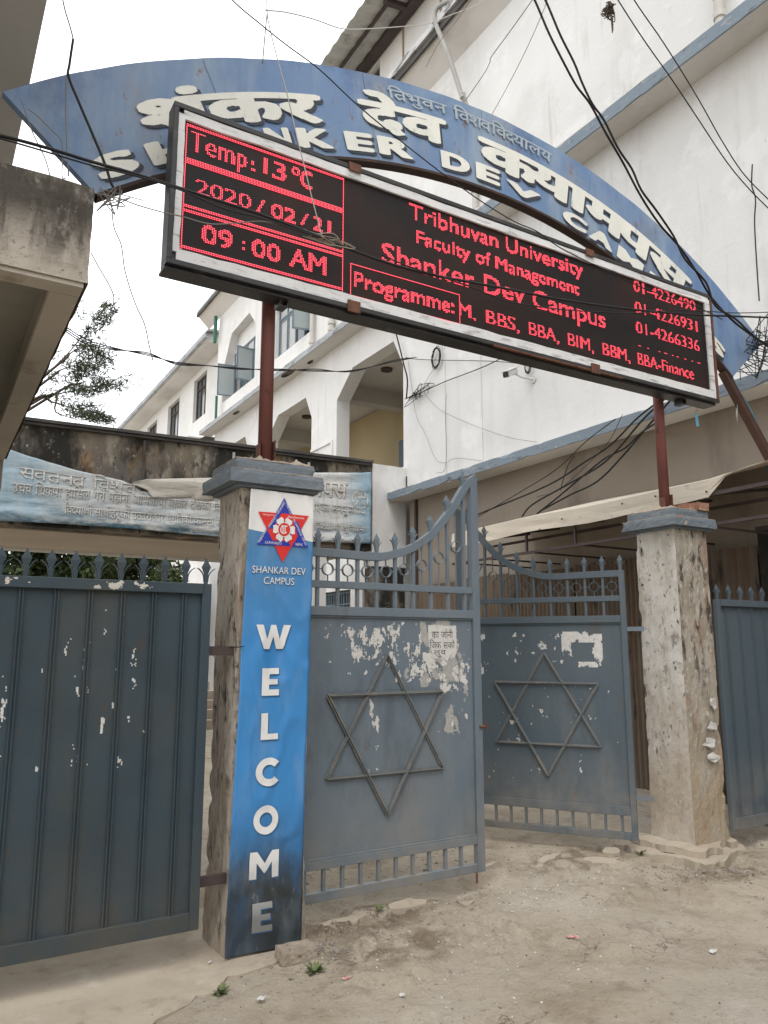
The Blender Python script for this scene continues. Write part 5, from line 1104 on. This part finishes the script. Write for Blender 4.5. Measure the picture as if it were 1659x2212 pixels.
base = Vector((-.9, YT, 0)); MB().tube(smooth_path([base, base+Vector((.1, 0, 3)), base+Vector((.15, 0, 5.4)), base+Vector((.1, 0, 8.2))], 4), [.16]*5+[.12]*4+[.07]*3+[.03], 8).build('trunk', 'bark', ft)
branches = [([(40, 880), (80, 862), (130, 850), (180, 840), (235, 830), (262, 830)], 0), ([(40, 880), (70, 840), (110, 800), (150, 760), (190, 710), (222, 672), (236, 662)], .3), ([(60, 870), (110, 868), (150, 880), (190, 892), (222, 905)], -.3),
            ([(90, 830), (130, 800), (165, 790), (200, 780)], .2), ([(110, 800), (150, 765), (180, 748), (215, 755)], .5), ([(120, 850), (160, 832), (190, 820), (205, 800)], -.2), ([(90, 860), (120, 890), (160, 905), (175, 912)], -.5), ([(60, 830), (90, 790), (110, 740), (120, 700)], .4)]
lb = MB()
for pts, dy in branches:
    P_ = smooth_path([base+Vector((.1, 0, 3.5))]+[q(x, y, dy*i/len(pts)) for i, (x, y) in enumerate(pts)], 5)
    r = [max(.005, .034*(1-i/len(P_))**1.5) for i in range(len(P_))]; MB().tube(P_, r, 5).build('branch', 'bark', ft)
    for i in range(12, len(P_)):
        t = i/len(P_)
        if random.random() < .55:
            tw = P_[i]+1.4*Vector((random.uniform(-.15, .3), random.uniform(-.3, .3), random.uniform(-.12, .22)))
            lb.tube([P_[i], tw], .004, 3); leafcloud(lb, tw, .10, .1, .08, 16, .08, 7, (.5, 0, .3))
tufts = [(236, 665), (228, 672), (215, 690), (205, 705), (192, 722), (182, 740), (175, 752), (190, 757), (205, 760), (222, 770), (226, 785), (182, 800), (170, 808), (160, 815), (150, 808), (195, 795), (205, 785), (160, 835), (172, 842), (186, 845), (200, 838), (215, 833), (230, 835), (245, 832), (262, 828), (255, 836), (155, 888), (170, 892), (180, 897), (195, 900), (208, 898), (220, 902), (228, 908), (130, 850), (142, 870), (115, 810), (135, 780), (120, 868), (180, 775), (168, 790), (212, 815), (150, 845), (188, 880), (225, 690), (95, 850), (110, 765)]
for x, y in tufts:
    c = q(x, y, random.uniform(-.3, .3)); leafcloud(lb, c, .17, .2, .085, 105 if 150 < x < 240 else 45, .085, 6, (.5, 0, .3))
lb.build('foliage', 'leaf', ft)
def bush(name, c, rx, ry, rz_, n, label, m='leaf_dark', size=.12, trunk=True):
    t = thing(name, (c[0], c[1], 0), label, 'tree', 'trees inside the compound')
    MB().tube([(c[0], c[1], -.05), (c[0], c[1], c[2])], [.12, .05], 7).build('trunk', 'bark', t)
    mb = MB()
    for _ in range(26):
        u = Vector((random.gauss(0, .5), random.gauss(0, .5), random.gauss(0, .5))); cc = (c[0]+u.x*rx, c[1]+u.y*ry, c[2]+u.z*rz_); leafcloud(mb, cc, rx*.36, ry*.36, rz_*.34, n//13, size*1.3, 2.0)
    mb.build('foliage', m, t)
bush('leafy_tree', (2.2, 21, 3.4), 1.5, 1.2, 1.5, 6500, 'bushy tree seen under the porch beam, left part of the gap above the dark gate')
bush('leafy_tree', (4.6, 22, 3.6), 1.5, 1.2, 1.6, 6500, 'dense dark tree seen under the porch beam, middle of the gap above the dark gate')
bush('leafy_tree', (6.2, 23, 2.4), .9, 1.0, 1.2, 2500, 'smaller dark tree beside the white porch wall under the beam')
fb2 = thing('distant_house', (-1, 40, 0), 'pale distant house glimpsed under the beam at the far left', 'house')
MB().prism([[(-3, 0), (2.4, 0), (2.4, 5.5), (-3, 5.5)], [(.7, 3.3), (1.5, 3.3), (1.5, 4.4), (.7, 4.4)]], lambda a, b, d: (a, d, b), (40, 40.3)).build('wall', 'white_wall', fb2); box('window', 'win_frame', (.7, 40.1, 3.3), (1.5, 40.2, 4.4), fb2); box('roof', 'ledge_grey', (-3.2, 39.6, 5.5), (2.6, 44, 5.7), fb2)
box('side_wall', 'white_wall', (2.2, 40.3, 0), (2.4, 44, 5.5), fb2)
yw = thing('yard_wall', (-2, 45, 0), 'pale boundary wall at the far end of the compound yard', 'wall')
box('wall', 'white_wall', (-20, 45, -.1), (15, 45.3, 3.6), yw); box('coping', 'ledge_grey', (-20, 44.95, 3.602), (15, 45.35, 3.75), yw)
st = thing('entrance_stair', (5.0, 16, 0), 'pale stair block seen in the slit between dark gate and banner pillar', 'stair')
for k in range(6): box('step', 'apron', (4.2, 15+.3*k, 0), (5.4, 15.28+.3*k, .17*(k+1)), st)
MB().bar((5.42, 15, .9), (5.42, 17, 1.9), .05, .05, (0, 0, 1)).build('handrail', 'win_frame', st); MB().bar((5.42, 15, 0), (5.42, 15, .92), .05, .05).build('handrail_post', 'win_frame', st)

# ============================================================ CCTV CAMERA, NEST, COILS
p_ = AX(1118, 808, 7.30)
ct = thing('cctv_camera', tuple(p_), 'white bullet security camera on a bracket on the white upper wall', 'security camera')
d = (AX(1094, 815, 6.95)-p_).normalized(); a = p_+d*.0+Vector((-.05, 0, .04)); b = p_+d*.34+Vector((-.05, 0, .02))
MB().bar(a, b, .10, .09, (0, 0, 1)).build('housing', 'camera_white', ct, bevel=.02); MB().bar(b-d*.005, b+d*.02, .085, .075, (0, 0, 1)).build('lens', 'frame_black', ct, bevel=.01); MB().bar(a-d*.02+Vector((0, 0, .055)), b+d*.05+Vector((0, 0, .055)), .12, .012, (0, 0, 1)).build('sun_shade', 'camera_white', ct)
MB().tube([p_+Vector((-.05, 0, 0)), p_+Vector((0, -.1, -.08)), (XW, p_.y-.16, p_.z-.10)], .018, 8).build('bracket', 'camera_white', ct)
MB().tube([(XW-.02, p_.y-.16, p_.z-.10), (XW, p_.y-.16, p_.z-.10)], .06, 12).build('wall_plate', 'camera_white', ct)
def coil(c, r, n, label, m='cable', cat='cable coil', name='cable_coil', ry=None):
    mb = MB(); c = Vector(c)
    for k in range(n):
        rr = r*random.uniform(.85, 1.1); ph = random.random()*6; pts = []
        for i in range(22):
            t = 2*math.pi*i/22; pts.append(c+Vector((random.uniform(-.02, .0), rr*.72*math.cos(t)+.02*math.sin(ph+t), rr*1.1*math.sin(t)+.01*math.sin(3*t+ph))))
        mb.tube(pts, .0065, 4, True)
    return tag(mb.build(name, m), label, cat)
coil(AX(943, 773, 7.42), .17, 7, 'small black coil of spare cable on the white wall near the arched opening'); coil(AX(1141, 790, 7.42), .11, 5, 'smaller black cable coil hanging beside the security camera')
def tangle(c, s, n, r, label, m='cable', seed=1, flat_=True, pts_n=10):
    rnd = random.Random(seed); mb = MB(); c = Vector(c)
    for k in range(n):
        p0 = [c+Vector((rnd.gauss(0, s[0]*.5), rnd.gauss(0, s[1]*.5), rnd.gauss(0, s[2]*.5))) for _ in range(pts_n)]
        mb.tube(smooth_path(p0, 4), r, 4)
    return tag(mb.build('cable_tangle', m), label, 'cable tangle')
tangle(AX(898, 852, 7.40), (.03, .36, .13), 7, .006, 'loose dark tangle of thin wires on the white wall beside the arched opening', seed=3, pts_n=5)
tangle(AX(1640, 750, 6.78), (.12, .30, .30), 15, .0045, 'dense black knot of cables at the right end of the blue arch', seed=5, pts_n=5)
tangle(AY(712, 520, 3.86), (.15, .02, .035), 9, .0028, 'dry straw and frayed wire caught on the cable crossing the display board', 'mortar', 8, pts_n=5)
tangle(AY(1316, 22, 3.85), (.05, .05, .07), 26, .006, 'dark bird nest clump caught in the cables at the top of the picture', 'bark', 9, pts_n=4)
tangle(AY(1322, 50, 3.85), (.012, .01, .10), 5, .004, 'thin strand of dry grass dangling below the nest clump', 'bark', 10, pts_n=4)
tangle(AY(241, 432, 3.95), (.10, .02, .12), 4, .003, 'few loose wire loops under the left end of the arch', 'cable_grey', 11, pts_n=6)

# ============================================================ CABLES (each one strung at its own distance)
def cable(pts, Y, r, label, m='cable', k=6, plane='Y', name='cable'):
    P_ = []
    for i, q_ in enumerate(pts):
        yv = Y if not isinstance(Y, (list, tuple)) else Y[0]+(Y[1]-Y[0])*i/(len(pts)-1)
        P_.append(AY(q_[0], q_[1], yv) if plane == 'Y' else AX(q_[0], q_[1], yv))
    return tag(MB().tube(smooth_path(P_, k), r, 6).build(name, m, smooth=True), label, 'cable')
cable([(1120, -70), (1155, 0), (1185, 70), (1215, 130), (1245, 185), (1275, 225), (1310, 290), (1345, 350), (1385, 425), (1425, 485), (1465, 530), (1500, 580), (1535, 640), (1580, 690), (1625, 725), (1690, 770)], 3.75, .0095, 'thick black cable before the arch, the left one of the pair at the top edge', k=5)
cable([(1140, -70), (1178, 0), (1210, 75), (1240, 135), (1258, 180), (1280, 225), (1305, 260), (1335, 320), (1365, 365), (1385, 410), (1418, 455), (1455, 510), (1480, 560), (1525, 610), (1545, 660), (1590, 690), (1640, 735), (1690, 750)], 3.72, .0095, 'thick black cable before the arch, the right one of the pair at the top edge', k=5)
cable([(1300, -60), (1335, 0), (1390, 85), (1450, 170), (1510, 260), (1570, 350), (1620, 410), (1680, 470)], 3.70, .0055, 'thin black cable crossing the upper right wall, lower of the parallel pair')
cable([(1340, -60), (1370, 0), (1425, 80), (1470, 150), (1515, 225), (1560, 305), (1610, 380), (1680, 450)], 3.72, .0055, 'thin black cable crossing the upper right wall, upper of the parallel pair')
mainp = [(-60, 280), (0, 293), (60, 308), (130, 328), (200, 350), (300, 378), (390, 407), (480, 436), (560, 462), (640, 492), (700, 515), (760, 540), (850, 572), (940, 595), (1020, 610), (1100, 625), (1200, 645), (1300, 660), (1400, 672), (1500, 680), (1580, 683), (1720, 688)]
cable(mainp, 3.86, .0085, 'thickest black cable crossing the whole display board from left edge to right edge')
cable([(x, y+6+3*math.sin(x*.013)) for x, y in mainp if x < 420]+[(480, 449), (560, 470), (640, 496), (690, 512)], 3.84, .0045, 'thin cable running just under the thick one on the left of the display board')
cable([(820, 548), (850, 562), (900, 582), (960, 600), (1030, 625), (1090, 650), (1160, 662), (1230, 670), (1320, 675), (1390, 676), (1450, 670), (1520, 672), (1600, 676), (1720, 672)], 3.83, .0042, 'thin slack cable looping below the thick one on the right of the display board')
cable([(200, 416), (255, 428), (300, 444), (350, 458), (395, 468), (450, 483), (500, 483), (560, 478), (610, 486), (660, 498), (700, 510)], 3.88, .0032, 'thin grey wire sagging across the date line of the display board', 'cable_grey')
cable([(460, -60), (500, -2), (560, 50), (620, 98), (690, 150), (770, 225), (860, 300), (960, 378), (1040, 435), (1110, 478), (1160, 500), (1210, 535), (1300, 580), (1380, 618), (1440, 640), (1500, 660), (1560, 690)], 3.9, .0042, 'straight thin black wire slanting over the arch from the top left')
cable([(577, -40), (577, 25), (585, 70), (600, 130), (622, 210), (640, 290), (655, 350), (672, 420), (690, 490), (695, 512)], 3.9, .0035, 'pale thin wire hanging down across the temperature text', 'cable_white')
cable([(577, 28), (572, 80), (567, 138)], 4.2, .004, 'short stay wire from the wire joint down to the top of the arch', 'cable_grey')
cable([(574, 22), (620, 27), (680, 42), (740, 62), (800, 62), (860, 58), (920, 52), (980, 30), (1030, 10), (1090, -30)], [5, 8], .006, 'pale wavy wire crossing the sky and corrugated roof at the top', 'cable_white')
cable([(130, -30), (140, 20), (152, 60), (158, 90), (152, 125), (144, 165), (142, 220), (144, 300), (148, 380)], 4.1, .004, 'thin wire hanging down over the left end of the arch', 'cable_grey')
cable([(158, 85), (150, 140), (148, 165), (170, 220), (200, 290), (225, 350), (240, 395), (248, 408)], 4.05, .0075, 'dark wire slanting down the arch left of the Nepali word', 'cable')
cable([(46, 215), (70, 285), (100, 350), (120, 430), (140, 470)], 4.1, .003, 'hair-thin wire behind the upper left slab', 'cable_grey')
cable([(60, 235), (80, 250), (110, 280), (134, 310), (134, 380), (142, 385)], 4.08, .003, 'thin drooping wire at the left tip of the arch', 'cable_grey')
cable([(228, 415), (240, 440), (246, 490), (262, 530), (270, 585), (290, 650), (312, 700), (322, 745), (330, 778)], 6, .0045, 'long pale wire dangling in the white sky left of the display board', 'cable_grey')
cable([(196, 545), (215, 580), (238, 620), (246, 650), (232, 690), (216, 712)], 5, .0035, 'short curled wire hanging in the sky beside the slab corner', 'cable_grey')
for k, dy in enumerate((0, 5, 10)):
    cable([(140, 705+dy), (190, 735+dy), (250, 752+dy*.4), (320, 768-dy*.6), (380, 782+dy*.5), (450, 790), (520, 798-dy*.3), (600, 797+dy*.4), (680, 802-dy*.5), (760, 800+dy*.3), (850, 782-dy*.4), (900, 772)], [9, 11], .0065, ['upper', 'middle', 'lower'][k]+' strand of the twisted black line crossing left of the red post')
cable([(850, 700), (862, 745), (873, 790), (880, 820), (878, 860)], 7.38, .014, 'thick dark wire down the corner of the arched opening', plane='X')
cable([(876, 772), (900, 776), (950, 778), (1020, 779), (1090, 782), (1150, 790)], 7.42, .006, 'thin wire strung level between the two coils on the wall', 'cable', plane='X')
cable([(1095, 768), (1050, 790), (1010, 806), (960, 825), (905, 850), (875, 862)], 7.40, .008, 'slanting wire from the display board to the wall tangle', 'cable', plane='X')
cable([(943, 790), (925, 815), (915, 840), (925, 860), (950, 885), (990, 905), (1040, 925), (1100, 945), (1160, 955)], 7.42, .004, 'fine wire wandering down the white wall from the black coil', 'cable_grey', plane='X')
cable([(882, 780), (890, 840), (900, 900), (920, 940), (940, 990), (960, 1000), (985, 990), (1040, 995)], 7.42, .004, 'fine loose wire draped to the blue ledge', 'cable_grey', plane='X')
cable([(965, 850), (962, 900), (965, 960), (960, 1015), (942, 1020)], 7.42, .004, 'vertical fine wire hooked at its lower end above the ledge', 'cable_grey', plane='X')
bun = [((1445, 852), (1380, 900), (1320, 960), (1260, 1000), (1180, 1050), (1030, 1112)), ((1440, 858), (1390, 905), (1330, 975), (1290, 1010), (1220, 1050), (1150, 1090), (1128, 1115)), ((1452, 860), (1400, 920), (1345, 985), (1290, 1040), (1230, 1070), (1165, 1105)),
       ((1430, 905), (1385, 935), (1350, 968), (1300, 995), (1210, 1070), (1160, 1110)), ((1330, 905), (1270, 950), (1200, 1015), (1120, 1065), (1030, 1118)), ((1345, 895), (1310, 960), (1240, 1030), (1200, 1062), (1160, 1073))]
for k, pts in enumerate(bun):
    cable(list(pts), [6.95, 7.30], [.011, .012, .012, .011, .006, .004][k], ['first', 'second', 'third', 'fourth', 'fifth', 'sixth'][k]+' black cable of the bundle falling under the blue ledge behind the right post', plane='X')
cable([(1240, 985), (1225, 1010), (1210, 1060)], 7.0, .006, 'short thin cable dropping behind the gate tip under the ledge', plane='X')
cable([(1180, -40), (1150, 0), (1100, 70), (1062, 122), (1058, 135), (1045, 160), (1005, 218)], [5.5, 8], .006, 'thin kinked dark wire crossing the upper white wall', 'cable_grey')
cable([(1195, -40), (1175, 20), (1140, 100), (1100, 180), (1060, 252)], [5.5, 8], .005, 'second thin straight wire crossing the upper white wall', 'cable_grey')
cable([(1030, -20), (990, 40), (950, 90), (920, 145)], [6, 8], .005, 'short thin wire across the eave soffit at the top', 'cable_grey')
cable([(1420, -30), (1415, 20), (1420, 60), (1425, 130), (1428, 220), (1415, 290), (1405, 340), (1420, 362), (1445, 355), (1457, 345), (1455, 320), (1440, 280), (1430, 235)], 6.5, .006, 'pale wire hanging in a long loop before the upper right wall', 'cable_white')
cable([(1625, 355), (1624, 400), (1632, 430), (1630, 480), (1634, 560), (1640, 650)], 7.40, .008, 'thin dark wire running down the white wall at the right edge', 'cable', plane='X')
cable([(1575, 800), (1600, 850), (1620, 880), (1640, 930), (1655, 1005), (1665, 1030)], 4.6, .008, 'frayed pale blue plastic string hanging at the right edge', 'string_blue')
cable([(1568, 790), (1580, 830), (1592, 860), (1590, 900)], 4.6, .004, 'thin pale string beside the rusty arch leg', 'cable_white')
cable([(1556, 700), (1560, 760), (1590, 850), (1592, 910)], 4.3, .003, 'hair-thin wire dangling from the lower right tip of the arch', 'cable_white')
cable([(10, 1215), (100, 1222)], 30, .01, 'thin wire beyond the dark gate')
hb = thing('hanging_tube', tuple(AY(1507, 895, 4.1)), 'small turquoise tube hanging on a string below the display board corner', 'tube')
MB().tube([AY(1504, 893, 4.1), AY(1507, 921, 4.1)], .012, 8).build('tube', 'string_blue', hb); MB().tube([AY(1508, 868, 4.1), AY(1508, 880, 4.1), AY(1502, 893, 4.1)], .003, 4).build('string', 'cable_grey', hb)
cable([(455, 1288*1.0), (480, 1290), (520, 1394)], 4.0, .002, 'thin tie wire', 'cable') if False else None
tw = MB().tube(smooth_path([(1.44, 4.2, 1.60), (1.478, 4.03, 1.595), (1.52, 4.012, 1.60)], 4), .003, 5).build('tie_wire', 'cable'); tag(tw, 'thin black wire tying the welcome banner round the pillar edge', 'wire')

# ============================================================ GROUND LITTER, STONES, WEEDS
def lump(name, c, s, seed, m='stone', label='', cat='stone', group=None):
    bm = bmesh.new(); bmesh.ops.create_icosphere(bm, subdivisions=3, radius=1)
    for v in bm.verts:
        n_ = v.co.normalized(); v.co = Vector((n_.x*s[0], n_.y*s[1], n_.z*s[2]))*(1+.38*noise.noise(n_*1.7+Vector((seed, seed*2, 0)))+.12*noise.noise(n_*5+Vector((seed, 0, 0))))
    me = bpy.data.meshes.new(name); bm.to_mesh(me); bm.free(); me.materials.append(M[m]); o = bpy.data.objects.new(name, me); COL.objects.link(o); o.location = c; return tag(o, label, cat, group)
lb2 = thing('loose_brick', (1.81, 3.9, 0), 'loose mortar-crusted brick under the lower right corner of the welcome banner', 'brick')
rough_brick(lb2, (1.715, 3.845, .012), (1.905, 3.945, .085), 11, 'mortar_crust', 'mortar'); rough_brick(lb2, (1.79, 3.848, .015), (1.895, 3.875, .066), 12, 'brick_core', 'brick_dark')
rnd = random.Random(4)
stones = [((5.12, 3.70), .030), ((5.05, 3.66), .022), ((5.18, 3.60), .026), ((4.92, 3.78), .020), ((5.28, 3.66), .022), ((4.72, 4.05), .018), ((2.02, 3.86), .028), ((1.96, 3.92), .024), ((2.05, 3.95), .020), ((4.35, 3.65), .016), ((3.3, 4.9), .022), ((4.2, 4.6), .022)]
STL = ['largest loose stone just in front of the right pillar step', 'small stone in front of the right pillar step, left of the largest', 'stone furthest out from the right pillar step', 'stone off the left end of the right pillar step', 'stone at the right of the cluster by the right pillar step', 'lone stone under the hinge end of the far gate leaf', 'largest stone of the three right of the banner brick', 'stone close beside the banner pillar foot', 'smallest of the three stones right of the banner brick', 'lone stone on open ground between the gates and right pillar', 'stone lying inside the gateway behind the near leaf end', 'stone lying below the middle of the far gate leaf']
tmpl = lump('stone', (0, 0, 0), (1, .8, .55), 3)
for k, ((x, y), r) in enumerate(stones):
    o = tmpl if k == 0 else tmpl.copy()
    if k: COL.objects.link(o)
    o.location = (x, y, gh(x, y)+r*.25); o.scale = (r, r, r); o.rotation_euler = (0, 0, rnd.random()*6); tag(o, STL[k], 'stone', 'loose stones by the gate')
# gravel, crumbs and pale chips that nobody could count
def gravel(name, n, rmin, rmax, m, spots, seed):
    rnd = random.Random(seed); mb = MB()
    for _ in range(n):
        cx3, cy3, sx_, sy_ = rnd.choice(spots); x = rnd.gauss(cx3, sx_); y = rnd.gauss(cy3, sy_); r = rmin+(rmax-rmin)*rnd.random()**3
        z = gh(x, y)+r*.2; vv = [Vector((rnd.uniform(.5, 1), 0, 0)), Vector((0, rnd.uniform(.5, 1), 0)), Vector((-rnd.uniform(.5, 1), 0, 0)), Vector((0, -rnd.uniform(.5, 1), 0)), Vector((0, 0, rnd.uniform(.3, .7))), Vector((0, 0, -.5))]
        R_ = Matrix.Rotation(rnd.random()*6.28, 3, 'Z') @ Matrix.Rotation(rnd.uniform(-.5, .5), 3, 'X')
        mb.add([Vector((x, y, z))+R_ @ (v*r) for v in vv], [(0, 1, 4), (1, 2, 4), (2, 3, 4), (3, 0, 4), (1, 0, 5), (2, 1, 5), (3, 2, 5), (0, 3, 5)])
    return tag(mb.build(name, m), kind='stuff')
gravel('gravel', 1900, .003, .016, 'stone', [(5.0, 3.72, .22, .12), (4.9, 3.85, .25, .15), (2.3, 4.1, .5, .2), (3.2, 3.4, 1.4, .7), (3.6, 4.9, .8, .35), (1.95, 3.85, .12, .12)], 1)
gravel('pale_chips', 700, .003, .011, 'paper', [(3.6, 4.0, .35, .15), (2.6, 3.6, .6, .35), (3.2, 3.4, 1.2, .7)], 2)
gravel('dark_crumbs', 900, .002, .009, 'bark', [(1.42, 4.3, .10, .25), (2.4, 4.25, .4, .1), (3.2, 3.3, 1.4, .7), (4.2, 4.7, .6, .2), (5.0, 3.8, .3, .15)], 3)
def weed(x, y, s, label, seed, n=16):
    rnd = random.Random(seed); mb = MB(); z = max(gh(x, y), .0)
    for k in range(n):
        a = rnd.random()*6.28; L = s*rnd.uniform(.5, 1); el = rnd.uniform(.3, 1.1); d = Vector((math.cos(a)*math.cos(el), math.sin(a)*math.cos(el), math.sin(el))); sd = Vector((-math.sin(a), math.cos(a), 0))*s*.13
        p0 = Vector((x, y, z)); p1 = p0+d*L*.55; p2 = p0+d*L*.9+Vector((0, 0, -L*.12)); mb.add([p0-sd*.2, p0+sd*.2, p1+sd, p2, p1-sd], [(0, 1, 2, 4), (4, 2, 3)])
    return tag(mb.build('weed', 'weed'), label, 'weed')
weed(1.345, 3.70, .070, 'small leafy green weed at the edge of the concrete apron, left of the banner', 1, 26); weed(1.83, 3.72, .085, 'spiky green weed growing beside the loose brick under the banner', 2, 18)
weed(2.50, 4.22, .07, 'dry thin weed on the dirt below the near star gate leaf', 3, 10); weed(4.86, 4.28, .08, 'tiny green weed at the left corner of the right pillar step', 4, 24)
def litter(x, y, s, rz, m, label, seed, cat='litter', nm='paper_scrap'):
    rnd = random.Random(seed); z = (max(gh(x, y), .03) if (y < 4.2 and x < 1.5) else gh(x, y))+.006
    N = 6; vs = []; fs = []
    for j in range(N+1):
        for i in range(N+1):
            a, b = (i/N-.5)*s[0], (j/N-.5)*s[1]; c, sn = math.cos(rz), math.sin(rz); h = .16*max(s)*(noise.noise(Vector((i*.5+seed, j*.5, 0)))+.3); vs.append((x+a*c-b*sn+rnd.uniform(-.002, .002), y+a*sn+b*c, z+max(0, h)))
    for j in range(N):
        for i in range(N): fs.append((j*(N+1)+i, j*(N+1)+i+1, (j+1)*(N+1)+i+1, (j+1)*(N+1)+i))
    return tag(MB().add(vs, fs).build(nm, m), label, cat)
litter(1.94, 3.57, (.055, .022), .1, 'red_wrap', 'torn red and white wrapper on the ground below the banner brick', 1, nm='wrapper'); litter(3.25, 3.38, (.06, .03), -.6, 'red_wrap', 'crumpled reddish wrapper in the middle of the dusty ground', 2, nm='wrapper')
litter(3.757, 2.867, (.06, .03), .3, 'paper', 'white paper scrap at the lower right of the ground', 3); litter(1.47, 3.52, (.04, .03), .8, 'paper', 'small white scrap in front of the concrete apron edge', 4)
litter(1.44, 4.72, (.14, .07), .4, 'paper_dirty', 'crumpled grey rag under the free edge of the dark gate', 5); litter(2.05, 3.25, (.035, .025), .8, 'paper', 'white scrap near the bottom centre of the ground', 6); litter(1.40, 4.03, (.03, .012), .8, 'paper', 'tiny white paper strip by the left foot of the banner pillar', 7)
# broken crust plates lying on the dirt in the gateway
for k, (x, y, rx_, ry_, a_) in enumerate(((2.25, 4.20, .20, .07, .1), (2.72, 4.24, .16, .06, -.1), (3.0, 4.06, .14, .05, .3), (4.45, 4.30, .17, .07, -.5), (4.70, 4.45, .13, .08, .4), (4.15, 4.55, .16, .05, .2), (3.65, 4.75, .2, .05, 0))):
    rnd = random.Random(k+40); pts = []
    for i in range(14): t = 6.283*i/14; r = rnd.uniform(.6, 1.1); px3, py3 = rx_*r*math.cos(t), ry_*r*math.sin(t); pts.append((x+px3*math.cos(a_)-py3*math.sin(a_), y+px3*math.sin(a_)+py3*math.cos(a_)))
    z = gh(x, y)
    o = MB().prism([pts], lambda a, b, d: (a, b, d+.10*(b-y)*(1 if k % 2 else -.5)+.05*(a-x)), (z-.03, z+.020)).build('crust_plate', 'apron'); tag(o, ['long broken crust plate under the hinge side of the near star leaf', 'broken crust plate under the middle of the near star leaf', 'broken crust plate near the drop pin of the near star leaf', 'broken crust plate off the left corner of the right pillar step', 'tilted crust plate below the hinge of the far star leaf', 'crust plate below the middle of the far star leaf', 'crust plate inside the gateway between the two star leaves'][k], 'broken crust', 'broken crust plates in the gateway')
# peeled bill on the right pillar
pp = MB(); ppm = thing('torn_bill', (5.44, 4.03, .85), 'torn white bill stuck low on the grimy front of the right pillar', 'torn poster')
for (a, b, c, d, sd) in ((5.33, 5.52, .80, .90, 1), (5.36, 5.54, .70, .78, 2), (5.40, 5.55, .93, 1.02, 3), (5.45, 5.56, 1.10, 1.2, 4)):
    rnd = random.Random(sd); N = 9; pts = [((a+b)/2+(b-a)/2*math.cos(k*6.283/N)*rnd.uniform(.5, 1.1), (c+d)/2+(d-c)/2*math.sin(k*6.283/N)*rnd.uniform(.5, 1.1)) for k in range(N)]
    MB().prism([pts], lambda p, q_, e: (p, e+.012*noise.noise(Vector((p*20, q_*20, 1))), q_), (4.032, 4.035)).build('sheet', 'paper', ppm)
